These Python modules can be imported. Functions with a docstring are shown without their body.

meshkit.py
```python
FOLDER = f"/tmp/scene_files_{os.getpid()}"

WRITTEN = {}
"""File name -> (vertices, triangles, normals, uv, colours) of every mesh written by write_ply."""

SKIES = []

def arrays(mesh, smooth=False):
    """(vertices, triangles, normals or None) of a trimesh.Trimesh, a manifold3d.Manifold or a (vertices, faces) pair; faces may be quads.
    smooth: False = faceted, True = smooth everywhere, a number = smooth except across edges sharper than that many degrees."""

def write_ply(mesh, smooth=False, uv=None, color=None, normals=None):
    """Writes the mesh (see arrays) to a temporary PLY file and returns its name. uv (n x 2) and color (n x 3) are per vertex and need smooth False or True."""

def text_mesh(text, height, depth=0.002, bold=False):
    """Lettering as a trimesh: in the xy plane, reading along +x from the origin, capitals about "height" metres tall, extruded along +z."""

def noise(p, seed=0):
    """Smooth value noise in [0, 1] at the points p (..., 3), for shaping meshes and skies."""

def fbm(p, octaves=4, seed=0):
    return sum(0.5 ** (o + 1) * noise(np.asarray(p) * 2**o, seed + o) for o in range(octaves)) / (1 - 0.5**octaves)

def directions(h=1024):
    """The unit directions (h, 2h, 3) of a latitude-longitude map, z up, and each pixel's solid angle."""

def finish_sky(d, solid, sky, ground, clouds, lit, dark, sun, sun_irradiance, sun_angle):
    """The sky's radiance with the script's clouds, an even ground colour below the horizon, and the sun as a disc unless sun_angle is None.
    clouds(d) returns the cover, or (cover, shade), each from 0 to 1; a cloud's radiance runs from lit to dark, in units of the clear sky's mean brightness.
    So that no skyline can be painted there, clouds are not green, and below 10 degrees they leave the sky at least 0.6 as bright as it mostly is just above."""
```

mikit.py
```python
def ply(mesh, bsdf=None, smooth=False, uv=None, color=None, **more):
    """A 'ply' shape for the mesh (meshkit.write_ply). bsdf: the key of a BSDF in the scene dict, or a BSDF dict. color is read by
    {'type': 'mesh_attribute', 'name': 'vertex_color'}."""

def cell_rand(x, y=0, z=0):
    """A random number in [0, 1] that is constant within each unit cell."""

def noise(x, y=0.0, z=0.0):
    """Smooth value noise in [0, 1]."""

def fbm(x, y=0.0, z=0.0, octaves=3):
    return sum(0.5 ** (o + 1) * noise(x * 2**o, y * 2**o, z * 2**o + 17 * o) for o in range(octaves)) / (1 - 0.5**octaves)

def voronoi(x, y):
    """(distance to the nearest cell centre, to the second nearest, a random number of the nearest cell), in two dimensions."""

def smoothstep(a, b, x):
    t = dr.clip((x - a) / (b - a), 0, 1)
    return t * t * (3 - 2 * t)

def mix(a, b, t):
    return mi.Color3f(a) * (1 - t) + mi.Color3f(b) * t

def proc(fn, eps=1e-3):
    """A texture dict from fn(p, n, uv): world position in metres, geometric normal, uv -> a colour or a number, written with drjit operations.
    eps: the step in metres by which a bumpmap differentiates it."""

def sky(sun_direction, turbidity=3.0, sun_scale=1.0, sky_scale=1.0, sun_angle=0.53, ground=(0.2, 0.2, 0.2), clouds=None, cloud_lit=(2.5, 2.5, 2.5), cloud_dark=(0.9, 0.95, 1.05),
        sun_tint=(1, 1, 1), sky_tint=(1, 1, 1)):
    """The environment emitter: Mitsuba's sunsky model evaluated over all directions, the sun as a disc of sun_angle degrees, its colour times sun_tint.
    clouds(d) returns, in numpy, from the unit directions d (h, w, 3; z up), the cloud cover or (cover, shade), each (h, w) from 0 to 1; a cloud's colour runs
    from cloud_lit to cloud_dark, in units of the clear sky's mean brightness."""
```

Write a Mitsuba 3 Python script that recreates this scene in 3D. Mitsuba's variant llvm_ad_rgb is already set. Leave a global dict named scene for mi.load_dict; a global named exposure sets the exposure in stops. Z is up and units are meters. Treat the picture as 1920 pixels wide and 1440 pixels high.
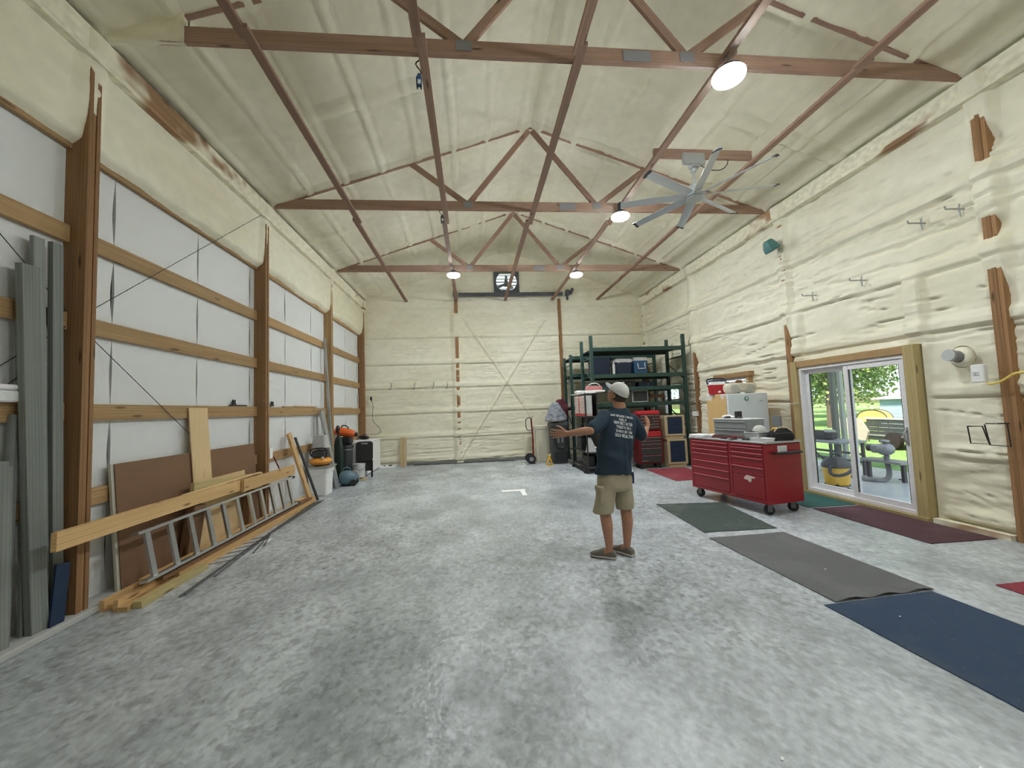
import math, random
import numpy as np, trimesh, manifold3d, drjit as dr, mitsuba as mi
import mikit, meshkit
from mikit import proc, noise, fbm, voronoi, smoothstep, mix, cell_rand
from shapely.geometry import Polygon
T = mi.ScalarTransform4f
rng = np.random.default_rng(7)
scene, labels, place, taken = {}, {}, {}, set()

# ------------------------------------------------------------------ camera, sky, exposure
R = np.array([[0.994746984, -0.095258034, -0.037474581], [-0.031300748, 0.0654997828, -0.99736154], [0.097461276, 0.993295367, 0.0621740637]])
EYE = np.array([0, 0, 1.6])
scene['camera'] = {'type': 'perspective', 'fov': math.degrees(2 * math.atan(960 / 756.713)), 'fov_axis': 'x', 'near_clip': 0.05, 'far_clip': 300.0,
                   'to_world': T().look_at(origin=EYE.tolist(), target=(EYE + R[2]).tolist(), up=(-R[1]).tolist())}
exposure = 0.0
scene['sky'] = mikit.sky((-0.62, -0.34, 0.70), turbidity=4.0, sun_scale=6.0, sky_scale=7.5, ground=(0.16, 0.2, 0.1),
                         clouds=lambda d: np.clip(meshkit.fbm(d * 3.0 + 4, 4) * 2.4 - 0.4, 0, 1) * 0.7, cloud_lit=(1.9, 1.95, 2.0), cloud_dark=(1.0, 1.05, 1.1))
LAMP = 255.0          # radiance of the LED lenses (high-bay lamps under the ceiling braces)
LAMP_COLOR = (0.93, 0.985, 1.0)

XL, XR, YB, YF, HE = -3.30, 5.68, 12.81, -3.2, 4.91
XC, ZR, SL = 1.19, 6.75, 0.345
roof = lambda x: ZR - SL * np.abs(x - XC)

# ------------------------------------------------------------------ helpers
def numbered(key):
    k, i = key, 0
    while k in taken:
        i += 1; k = f'{key}_{i:03d}'
    taken.add(k); return k
def thing(name, label, cat, loc=(0, 0, 0), rz=0.0, group=None, parent=None):
    key = numbered(f'{parent}__{name}' if parent else name)
    M = np.eye(4); c, s = math.cos(rz), math.sin(rz); M[:2, :2] = [[c, -s], [s, c]]; M[:3, 3] = loc
    place[key] = place[parent] @ M if parent in place else M
    if label or cat:
        labels[key] = {k: v for k, v in (('label', label), ('category', cat), ('group', group)) if v}
    return key
def rootof(k):
    return next((place[q] for q in (k, k.rpartition('__')[0], k.partition('__')[0]) if q and q in place), None)
def obj(name, mesh, mat, parent=None, smooth=False, label=None, cat=None, group=None, kind=None, uv=None, color=None, **more):
    key = numbered(f'{parent}__{name}' if parent else name)
    if isinstance(mesh, list): mesh = cat_(mesh)
    M = rootof(parent) if parent else None
    if M is not None and not np.allclose(M, np.eye(4)):
        mesh = mesh.copy(); mesh.apply_transform(M)
    scene[key] = mikit.ply(mesh, mat, smooth, uv=uv, color=color, **more)
    d = {k: v for k, v in (('label', label), ('category', cat), ('group', group), ('kind', kind)) if v}
    if d: labels[key] = d
    return key
def cat_(ms):
    return trimesh.util.concatenate([m for m in ms])
def TM(v, f): return trimesh.Trimesh(np.asarray(v, float), np.asarray(f, int), process=False)
BF = np.array([[0, 2, 3], [0, 3, 1], [4, 5, 7], [4, 7, 6], [0, 1, 5], [0, 5, 4], [2, 6, 7], [2, 7, 3], [0, 4, 6], [0, 6, 2], [1, 3, 7], [1, 7, 5]])
def box(x0, x1, y0, y1, z0, z1, b=0.0):
    if b <= 0:
        return TM([[x, y, z] for x in (x0, x1) for y in (y0, y1) for z in (z0, z1)], BF)
    b = min(b, 0.45 * min(x1 - x0, y1 - y0, z1 - z0)); P = []
    for sx, x, in ((1, x0), (-1, x1)):
        for sy, y in ((1, y0), (-1, y1)):
            for sz, z in ((1, z0), (-1, z1)):
                P += [[x, y + sy * b, z + sz * b], [x + sx * b, y, z + sz * b], [x + sx * b, y + sy * b, z]]
    return trimesh.convex.convex_hull(np.array(P))
def cbox(c, s, b=0.0):
    return box(c[0] - s[0] / 2, c[0] + s[0] / 2, c[1] - s[1] / 2, c[1] + s[1] / 2, c[2] - s[2] / 2, c[2] + s[2] / 2, b)
def frame(d, up=None):
    d = np.asarray(d, float) / np.linalg.norm(d)
    up = np.array(up if up is not None else ([0, 0, 1] if abs(d[2]) < 0.9 else [1, 0, 0]), float)
    a = np.cross(up, d); a /= np.linalg.norm(a); return d, a, np.cross(d, a)
def cyl(p0, p1, r, n=16, r2=None):
    p0, p1 = np.array(p0, float), np.array(p1, float); d, a, b = frame(p1 - p0); t = np.arange(n) * 2 * np.pi / n
    ring = np.cos(t)[:, None] * a + np.sin(t)[:, None] * b
    v = np.vstack([p0 + ring * r, p1 + ring * (r if r2 is None else r2), p0, p1]); i = np.arange(n); j = (i + 1) % n
    f = np.vstack([np.stack([i, j, j + n], 1), np.stack([i, j + n, i + n], 1), np.stack([j, i, i * 0 + 2 * n], 1), np.stack([i + n, j + n, i * 0 + 2 * n + 1], 1)])
    return TM(v, f)
def tube(pts, r, n=8):
    p = np.array(pts, float); m = len(p); t = np.gradient(p, axis=0); t /= np.linalg.norm(t, axis=1, keepdims=True) + 1e-12
    d, a, b = frame(t[0]); V = []; ang = np.arange(n) * 2 * np.pi / n; rr = np.broadcast_to(r, (m,))
    for k in range(m):
        a = a - t[k] * (a @ t[k]); a /= np.linalg.norm(a); b = np.cross(t[k], a)
        V.append(p[k] + rr[k] * (np.cos(ang)[:, None] * a + np.sin(ang)[:, None] * b))
    F = []
    for k in range(m - 1):
        for i in range(n):
            j = (i + 1) % n; F += [[k * n + i, k * n + j, k * n + n + j], [k * n + i, k * n + n + j, k * n + n + i]]
    V.append(p[[0, -1]]); q = m * n
    F += [[(i + 1) % n, i, q] for i in range(n)] + [[q - n + i, q - n + (i + 1) % n, q + 1] for i in range(n)]
    return TM(np.vstack(V), F)
def curve(ctrl, n=24):
    from scipy.interpolate import CubicSpline
    c = np.array(ctrl, float); s = np.r_[0, np.cumsum(np.linalg.norm(np.diff(c, axis=0), axis=1))]
    return CubicSpline(s, c)(np.linspace(0, s[-1], n))
def lathe(prof, c=(0, 0, 0), n=24, axis='z'):
    pr = np.array(prof, float); t = np.arange(n) * 2 * np.pi / n; m = len(pr)
    v = np.stack([pr[:, 0][:, None] * np.cos(t), pr[:, 0][:, None] * np.sin(t), np.repeat(pr[:, 1][:, None], n, 1)], -1).reshape(-1, 3); F = []
    for k in range(m - 1):
        for i in range(n):
            j = (i + 1) % n; F += [[k * n + i, k * n + j, k * n + n + j], [k * n + i, k * n + n + j, k * n + n + i]]
    if axis == 'x': v = v[:, [2, 0, 1]]
    if axis == 'y': v = v[:, [1, 2, 0]]
    me = TM(v + np.array(c), F); me.merge_vertices(); me.update_faces(me.nondegenerate_faces()); return me
def prism(poly, t, M=None):
    m = trimesh.creation.extrude_polygon(Polygon(poly) if not hasattr(poly, 'exterior') else poly, t, engine='earcut')
    if M is not None: m.apply_transform(M)
    return m
def plane_M(o, ux, uy):
    ux, uy = np.array(ux, float), np.array(uy, float); M = np.eye(4); M[:3, 0], M[:3, 1], M[:3, 2], M[:3, 3] = ux, uy, np.cross(ux, uy), o; return M
def rot(m, axis, ang, c=(0, 0, 0)):
    m = m.copy(); m.apply_transform(trimesh.transformations.rotation_matrix(ang, axis, c)); return m
def mv(m, d): m = m.copy(); m.apply_translation(d); return m
def ball(c, r, s=(1, 1, 1), sub=2):
    m = trimesh.creation.icosphere(subdivisions=sub, radius=1.0); m.vertices = m.vertices * np.array(s) * r + np.array(c); return m
def loft(rings):
    """closed solid through rings of equal length (each (n,3))"""
    m, n = len(rings), len(rings[0]); F = []
    for k in range(m - 1):
        for i in range(n):
            j = (i + 1) % n; F += [[k * n + i, k * n + j, k * n + n + j], [k * n + i, k * n + n + j, k * n + n + i]]
    q = m * n; F += [[(i + 1) % n, i, q] for i in range(n)] + [[q - n + i, q - n + (i + 1) % n, q + 1] for i in range(n)]
    return TM(np.vstack(list(rings) + [np.mean(rings[0], 0)[None], np.mean(rings[-1], 0)[None]]), F)
def rrect(w, d, r, n=5):
    P = []
    for cx, cy, a0 in ((w / 2 - r, d / 2 - r, 0), (-w / 2 + r, d / 2 - r, 90), (-w / 2 + r, -d / 2 + r, 180), (w / 2 - r, -d / 2 + r, 270)):
        for a in np.linspace(a0, a0 + 90, n): P.append([cx + r * math.cos(math.radians(a)), cy + r * math.sin(math.radians(a))])
    return np.array(P)
def tub(levels, r=0.04, c=(0, 0, 0), n=5):
    """solid through rounded rectangles: levels = [(w, d, z), ...]"""
    return loft([np.c_[rrect(w, d, min(r, 0.45 * min(w, d)), n) + np.array(c[:2]), np.full(4 * n, z + c[2])] for w, d, z in levels])
def board(name, p0, p1, w, t, mat, parent=None, up=None, bow=0.0, **kw):
    """a plank from p0 to p1: w along up, t across; uv along the grain"""
    p0, p1 = np.array(p0, float), np.array(p1, float); L = np.linalg.norm(p1 - p0); d, a, b = frame(p1 - p0, up)
    k = float(rng.integers(1, 900)); u0 = float(rng.uniform(0, 60)); V, U, F = [], [], []
    seg = 1 if bow == 0 else 8; S = np.linspace(0, 1, seg + 1)
    def P(s, x, y): return p0 + d * L * s + a * x + b * (y + bow * 4 * s * (1 - s))
    for (x0, y0), (x1, y1), v0, v1 in (((-t/2, -w/2), (t/2, -w/2), 0, t), ((t/2, -w/2), (t/2, w/2), t, t + w), ((t/2, w/2), (-t/2, w/2), t + w, 2*t + w), ((-t/2, w/2), (-t/2, -w/2), 2*t + w, 2*t + 2*w)):
        for s0, s1 in zip(S[:-1], S[1:]):
            i = len(V); V += [P(s0, x0, y0), P(s1, x0, y0), P(s1, x1, y1), P(s0, x1, y1)]
            U += [[u0 + L*s0, k*10 + v0], [u0 + L*s1, k*10 + v0], [u0 + L*s1, k*10 + v1], [u0 + L*s0, k*10 + v1]]; F += [[i, i+3, i+2], [i, i+2, i+1]]
    for s, sg in ((0, 1), (1, -1)):
        i = len(V); V += [P(s, x, y) for x, y in ((-t/2, -w/2), (t/2, -w/2), (t/2, w/2), (-t/2, w/2))]
        U += [[u0 + 0.2 * x, k*10 + y] for x, y in ((0, 0), (t, 0), (t, w), (0, w))]; F += [[i, i+1, i+2], [i, i+2, i+3]] if sg > 0 else [[i, i+2, i+1], [i, i+3, i+2]]
    m = TM(V, F); f2 = np.array(F)[:, ::-1]; m = TM(V, f2)
    return obj(name, m, mat, parent, False, uv=np.array(U), **kw)

# ------------------------------------------------------------------ materials
def mat(name, c, rough=0.6, metallic=0.0, spec=0.4, two=True, **kw):
    b = {'type': 'principled', 'base_color': {'type': 'rgb', 'value': list(c)} if not isinstance(c, dict) else c, 'roughness': rough if isinstance(rough, dict) else float(rough), 'metallic': float(metallic), 'specular': float(spec), **kw}
    scene[name] = {'type': 'twosided', 'b': b} if two else b
    return name
def bumped(name, c, rough, fn, spec=0.4, eps=2e-3, **kw):
    scene[name] = {'type': 'twosided', 'b': {'type': 'bumpmap', 'scale': 1.0, 'arbitrary': proc(fn, eps), 'bsdf': {'type': 'principled', 'base_color': c if isinstance(c, dict) else {'type': 'rgb', 'value': list(c)}, 'roughness': float(rough), 'specular': float(spec), **kw}}}
    return name
def foam_c(p, n, uv):
    a = fbm(p.x * 0.7, p.y * 0.7, p.z * 0.9, 3); b = fbm(p.x * 9, p.y * 9, p.z * 9, 2)
    c = mix((0.73, 0.695, 0.545), (0.80, 0.77, 0.635), smoothstep(0.3, 0.7, a)); return c * (0.92 + 0.14 * b)
def foam_h(p, n, uv):
    return 0.006 * fbm(p.x * 14, p.y * 14, p.z * 26, 3) + 0.0015 * noise(p.x * 120, p.y * 120, p.z * 120)
bumped('foam', proc(foam_c), 0.55, foam_h, 0.3)
def wood_fn(dark, light, knots=0.55):
    def f(p, n, uv):
        u, v = uv.x, uv.y; tone = cell_rand(dr.floor(v / 10.0), 3, 5); w = v - dr.floor(v / 10.0) * 10
        g = fbm(u * 1.1, v * 42.0, 0.0, 3); r = 0.5 + 0.5 * dr.sin(w * 260 + 9 * noise(u * 0.7, v * 6.0) + 3 * noise(u * 3.0, v * 20.0))
        k1, k2, kc = voronoi(u * 1.3, v * 7.0); kn = (1 - smoothstep(0.03, 0.12, k1)) * dr.select(kc > knots, 1.0, 0.0)
        c = mix(dark, light, dr.clip(0.55 * g + 0.25 * r + 0.2 * tone, 0, 1)) * (0.86 + 0.26 * tone)
        return mix(c, mi.Color3f(dark) * 0.35, kn * 0.85)
    return f
mat('girt_wood', proc(wood_fn((0.23, 0.13, 0.055), (0.50, 0.335, 0.17))), 0.7)
mat('post_wood', proc(wood_fn((0.15, 0.075, 0.032), (0.36, 0.20, 0.095))), 0.75)
mat('truss_wood', proc(wood_fn((0.19, 0.112, 0.082), (0.35, 0.225, 0.165))), 0.75)
mat('lumber', proc(wood_fn((0.42, 0.25, 0.10), (0.70, 0.47, 0.235), 0.6)), 0.65)
mat('pale_ply', proc(wood_fn((0.50, 0.36, 0.19), (0.66, 0.50, 0.29), 0.9)), 0.7)
mat('treated_wood', proc(wood_fn((0.30, 0.24, 0.11), (0.50, 0.41, 0.21))), 0.75)
mat('casing_wood', proc(wood_fn((0.26, 0.20, 0.09), (0.45, 0.36, 0.18))), 0.75)
mat('dark_board', proc(wood_fn((0.10, 0.05, 0.025), (0.19, 0.105, 0.055), 0.8)), 0.7)
mat('grey_board', proc(wood_fn((0.13, 0.145, 0.14), (0.27, 0.29, 0.28), 0.95)), 0.8)
def over_fn(wood):
    wf = wood_fn(*wood)
    def f(p, n, uv):
        m = fbm(p.x * 1.3 + 3, p.y * 1.1, p.z * 1.3, 4)
        return mix(wf(p, n, uv), mi.Color3f(0.74, 0.71, 0.57) * (0.85 + 0.3 * noise(p.x * 20, p.y * 20, p.z * 20)), smoothstep(0.36, 0.45, m))
    return f
mat('oversprayed_wood', proc(over_fn(((0.21, 0.115, 0.06), (0.42, 0.25, 0.14)))), 0.7)
def concrete_c(p, n, uv):
    x, y = p.x, p.y
    a = fbm(x * 0.55 + 3, y * 0.42, 0.0, 4); b = fbm(x * 2.3, y * 1.7 + 5, 1.0, 4); d = fbm(x * 8, y * 7, 2.0, 4); s = fbm(x * 34, y * 26, 4.0, 3)
    c = mix((0.235, 0.258, 0.282), (0.53, 0.565, 0.605), dr.clip(0.02 + 0.75 * a + 0.7 * (b - 0.38), 0, 1))
    zone = smoothstep(0.40, 0.64, fbm(x * 0.6 + 9, y * 0.8 + 2, 3.0, 3))
    e = fbm(x * 19 + 2 * b, y * 16 + 3 * a, 6.0, 4)
    c = mix(c, (0.15, 0.16, 0.165), dr.clip(0.46 * smoothstep(0.50, 0.84, e) * zone + 0.24 * smoothstep(0.40, 0.75, d) * zone, 0, 1))
    e2 = fbm(x * 21 + 3 * b, y * 19 + 2 * d, 11.0, 4)
    c = mix(c, (0.12, 0.13, 0.135), 0.36 * smoothstep(0.575, 0.67, e2) * smoothstep(0.46, 0.62, fbm(x * 0.75 + 4, y * 1.0 + 8, 3.0, 3)))
    f1, f2, fc = voronoi(x * 1.9 + 0.8 * noise(x * 3, y * 3), y * 1.9 + 0.8 * noise(x * 3 + 7, y * 3)); vein = 1 - smoothstep(0.0, 0.03, f2 - f1)
    c = mix(c, (0.18, 0.19, 0.19), 0.16 * vein * smoothstep(0.45, 0.6, fbm(x * 1.3, y * 1.3 + 40, 0.0, 2)))
    return c * (0.70 + 0.60 * s) * (0.90 + 0.2 * b)
def concrete_h(p, n, uv):
    return 0.004 * fbm(p.x * 9, p.y * 6, 0.0, 4) + 0.0012 * fbm(p.x * 60, p.y * 45, 0.0, 2)
def concrete_r(p, n, uv):
    return 0.22 + 0.25 * fbm(p.x * 2.5, p.y * 2.0, 7.0, 3)
scene['concrete'] = {'type': 'twosided', 'b': {'type': 'bumpmap', 'scale': 1.0, 'arbitrary': proc(concrete_h, 4e-3), 'bsdf': {'type': 'principled', 'base_color': proc(concrete_c), 'roughness': proc(concrete_r), 'specular': 0.5}}}
def fleck(p, n, uv):
    f1, f2, fc = voronoi(p.x * 9 + p.z * 5, p.y * 9)
    return dr.clip((1 - smoothstep(0.03, 0.07, f1)) * dr.select(fc > 0.72, 1.0, 0.0) + 0.22 * fbm(p.x * 26, p.y * 26, 1.0, 3) + 0.25 * smoothstep(0.5, 0.75, fbm(p.x * 3, p.y * 3, 5.0, 3)), 0, 1)
def mat_rug(name, c, c2):
    scene[name] = {'type': 'twosided', 'b': {'type': 'blendbsdf', 'weight': proc(fleck), 'a': {'type': 'principled', 'base_color': {'type': 'rgb', 'value': c}, 'roughness': 0.95, 'specular': 0.1, 'sheen': 0.3}, 'b': {'type': 'principled', 'base_color': {'type': 'rgb', 'value': c2}, 'roughness': 0.95, 'specular': 0.1}}}
mat_rug('rug_green', [0.050, 0.066, 0.061], [0.13, 0.15, 0.14]); mat_rug('rug_grey', [0.105, 0.107, 0.112], [0.17, 0.17, 0.175]); mat_rug('rug_navy', [0.032, 0.053, 0.096], [0.085, 0.095, 0.115])
mat_rug('rug_maroon', [0.074, 0.038, 0.047], [0.14, 0.09, 0.10]); mat_rug('rug_red', [0.20, 0.035, 0.05], [0.28, 0.10, 0.11]); mat_rug('rug_teal', [0.025, 0.085, 0.075], [0.09, 0.15, 0.14])
PANEL = mat('panel_white', (0.66, 0.675, 0.69), 0.5); mat('black_gap', (0.02, 0.02, 0.02), 0.9)
mat('aluminium', (0.62, 0.64, 0.65), 0.32, 0.9); mat('steel_dark', (0.14, 0.14, 0.145), 0.45, 0.8); mat('galvanized', (0.42, 0.44, 0.45), 0.45, 0.7)
mat('black_plastic', (0.018, 0.019, 0.021), 0.45); mat('dark_plastic', (0.045, 0.048, 0.052), 0.5); mat('grey_plastic', (0.22, 0.23, 0.24), 0.5); mat('pale_grey', (0.55, 0.56, 0.57), 0.5)
mat('white_plastic', (0.78, 0.79, 0.80), 0.4); mat('white_enamel', (0.66, 0.71, 0.75), 0.3); mat('vinyl_white', (0.74, 0.73, 0.76), 0.35); mat('rubber', (0.022, 0.022, 0.024), 0.75)
mat('red_paint', (0.235, 0.006, 0.014), 0.32, 0.0, 0.5, clearcoat=0.3); mat('pull_red', (0.46, 0.09, 0.11), 0.35); mat('dark_red', (0.13, 0.008, 0.012), 0.4); mat('red_plastic', (0.45, 0.025, 0.035), 0.4); mat('pink_plastic', (0.55, 0.22, 0.22), 0.5); mat('pale_pink', (0.66, 0.50, 0.47), 0.5)
mat('green_steel', (0.016, 0.050, 0.043), 0.4, 0.0, 0.5); mat('shelf_board', (0.05, 0.06, 0.055), 0.8); mat('navy_plastic', (0.012, 0.022, 0.055), 0.45); mat('blue_plastic', (0.03, 0.095, 0.21), 0.4); mat('blue_panel', (0.010, 0.026, 0.068), 0.5)
mat('orange_paint', (0.72, 0.30, 0.045), 0.35); mat('orange_plastic', (0.72, 0.13, 0.03), 0.4); mat('yellow_paint', (0.72, 0.42, 0.03), 0.4); mat('clear_grey', (0.42, 0.43, 0.43), 0.3); mat('blue_grey', (0.10, 0.17, 0.21), 0.4)
mat('dark_green', (0.02, 0.036, 0.03), 0.35); mat('cream_plastic', (0.62, 0.58, 0.47), 0.45); mat('beige_mesh', (0.45, 0.44, 0.40), 0.7); mat('lime', (0.32, 0.62, 0.06), 0.5); mat('teal_paint', (0.07, 0.19, 0.19), 0.5)
mat('hardboard', (0.19, 0.105, 0.062), 0.75); mat('pale_core', (0.45, 0.44, 0.38), 0.8); mat('cloth_grey', (0.24, 0.26, 0.30), 0.9); mat('cloth_maroon', (0.10, 0.025, 0.035), 0.9); mat('cloth_black', (0.015, 0.015, 0.017), 0.9)
mat('paper', (0.80, 0.80, 0.80), 0.8); mat('tan_wood', (0.50, 0.40, 0.25), 0.6); mat('wire_yellow', (0.70, 0.55, 0.12), 0.5); mat('wire_black', (0.02, 0.02, 0.02), 0.6); mat('concrete_curb', (0.42, 0.43, 0.43), 0.85)
mat('fan_metal', (0.50, 0.53, 0.55), 0.4, 0.3); mat('gusset', (0.24, 0.24, 0.26), 0.5, 0.6); mat('header_steel', (0.07, 0.075, 0.09), 0.6); mat('lamp_housing', (0.04, 0.04, 0.045), 0.5)
mat('skin', (0.37, 0.185, 0.12), 0.55, spec=0.35); mat('shirt', (0.030, 0.047, 0.068), 0.9, spec=0.1); mat('shorts', (0.33, 0.29, 0.215), 0.9, spec=0.1); mat('cap_cloth', (0.53, 0.53, 0.52), 0.9, spec=0.1); mat('cap_brim', (0.25, 0.26, 0.30), 0.9, spec=0.1); mat('shoe', (0.15, 0.135, 0.12), 0.9, spec=0.1); mat('shoe_sole', (0.38, 0.36, 0.34), 0.8); mat('hair', (0.05, 0.04, 0.035), 0.9, spec=0.1); mat('print_white', (0.62, 0.64, 0.68), 0.8)
mat('oak_stain', proc(lambda p, n, uv: mix((0.66, 0.64, 0.62), (0.60, 0.40, 0.18), smoothstep(0.40, 0.50, fbm(p.y * 4 + 3, p.z * 3.2 + 2, 0.0, 3) - 0.9 * (p.z - 1.47)))), 0.5)
scene['glass'] = {'type': 'thindielectric', 'int_ior': 1.5}
# ------------------------------------------------------------------ sprayed foam shells (real relief)
def nz(x, y, z=0.0, o=3, seed=0):
    x, y, z = np.broadcast_arrays(x, y, z); return meshkit.fbm(np.stack([x, y, z], -1), o, seed)
sst = lambda a, b, x: (lambda t: t * t * (3 - 2 * t))(np.clip((x - a) / (b - a), 0, 1))
GZ = [0.16, 0.89, 1.64, 2.44, 3.18, 4.02]
def ledges(z, s, seed, amp=0.05):
    d = 0
    for i, g in enumerate(GZ):
        wv = 0.03 * (nz(s * 0.8, i * 7.3, 0.0, 2, seed) - 0.5)
        t = z - g - wv
        d = d + amp * sst(-0.085, -0.068, t) * (1 - sst(0.02, 0.11, t)) * (0.75 + 0.5 * nz(s * 0.6, i * 3.1, 1.0, 2, seed))
        d = d - 0.022 * np.exp(-((t + 0.10) / 0.018) ** 2) * sst(0.35, 0.55, nz(s * 0.9, i * 5.7, 4.0, 2, seed + 3))
    return d
def lumps(s, z, seed):
    rough = sst(0.42, 0.66, nz(s * 0.55, z * 0.9, 3.0, 3, seed))
    streak = nz(s * 1.6, z * 13 + 1.5 * nz(s * 2, z * 2, 0.0, 2, seed), 0.0, 3, seed + 1) - 0.5
    fold = np.abs(nz(s * 0.9, z * 6.5 + nz(s * 1.5, z, 5.0, 2, seed), 2.0, 3, seed + 2) - 0.5)
    f2 = np.abs(nz(s * 0.45 + 9, z * 8.0 + 1.2 * nz(s * 1.1, z * 1.5, 7.0, 2, seed), 6.0, 3, seed + 7) - 0.5); m2 = sst(0.40, 0.6, nz(s * 0.4, z * 1.1, 9.0, 2, seed + 8))
    return m2 * (0.012 - 0.034 * np.exp(-(f2 / 0.028) ** 2)) + 0.035 * (nz(s * 1.1, z * 1.3, 0.0, 3, seed) - 0.5) + rough * (0.050 * streak + 0.045 * (0.1 - fold) - 0.02 * np.exp(-(fold / 0.035) ** 2)) + 0.010 * (nz(s * 7, z * 16, 0.0, 3, seed + 5) - 0.5)
def grid(us, vs, fn, keep=None, flip=False):
    U, V = np.meshgrid(us, vs, indexing='ij'); P = fn(U, V); n, m = U.shape
    i = (np.arange(n - 1)[:, None] * m + np.arange(m - 1)).ravel(); f = np.vstack([np.stack([i, i + m, i + m + 1], 1), np.stack([i, i + m + 1, i + 1], 1)])
    if keep is not None:
        uc = (U[:-1, :-1] + U[1:, 1:]) / 2; vc = (V[:-1, :-1] + V[1:, 1:]) / 2; k = keep(uc, vc).ravel(); f = f[np.r_[k, k]]
    if flip: f = f[:, ::-1]
    m_ = TM(P.reshape(-1, 3), f); m_.remove_unreferenced_vertices(); return m_

# floor ---------------------------------------------------------------------------------------------
obj('floor', box(-3.52, 5.86, YF, 12.95, -0.15, 0.0), 'concrete', kind='structure')

# left wall: white insulation panels between bare girts, foam band above ----------------------------
WL = 'wall_left'; place[WL] = np.eye(4); taken.add(WL); labels[WL] = {'kind': 'structure'}
obj('backing', box(-3.56, -3.52, YF, YB, 0, 5.1), 'black_gap', WL)
seams = [-3.08, -1.86, -0.64, 0.58, 1.80, 3.02, 4.24, 5.46, 6.68, 7.88, 9.10, 10.30, 11.44, 12.62]
def gap(i, z):
    h = np.zeros_like(z)
    for a, b in ((0.02, 0.88), (1.04, 1.64), (1.80, 2.40), (2.57, 3.17), (3.34, 4.0)):
        k = 0.004 + 0.013 * meshkit.noise(np.array([i * 3.7, a * 5, 0.5])); h = np.maximum(h, 2.1 * k * np.clip(np.sin(np.pi * np.clip((z - a) / (b - a), 0, 1)), 0, 1))
    return h + 0.0025
zz = np.linspace(0.0, 4.2, 61)
for i in range(len(seams) - 1):
    lo, hi = seams[i] + gap(i, zz) * 0.5, seams[i + 1] - gap(i + 1, zz) * 1.0
    poly = np.r_[np.c_[lo, zz], np.c_[hi, zz][::-1]]
    obj('insulation_panel', prism(poly, 0.025, plane_M((-3.50, 0, 0), (0, 1, 0), (0, 0, 1))), 'panel_white', WL)
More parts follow.
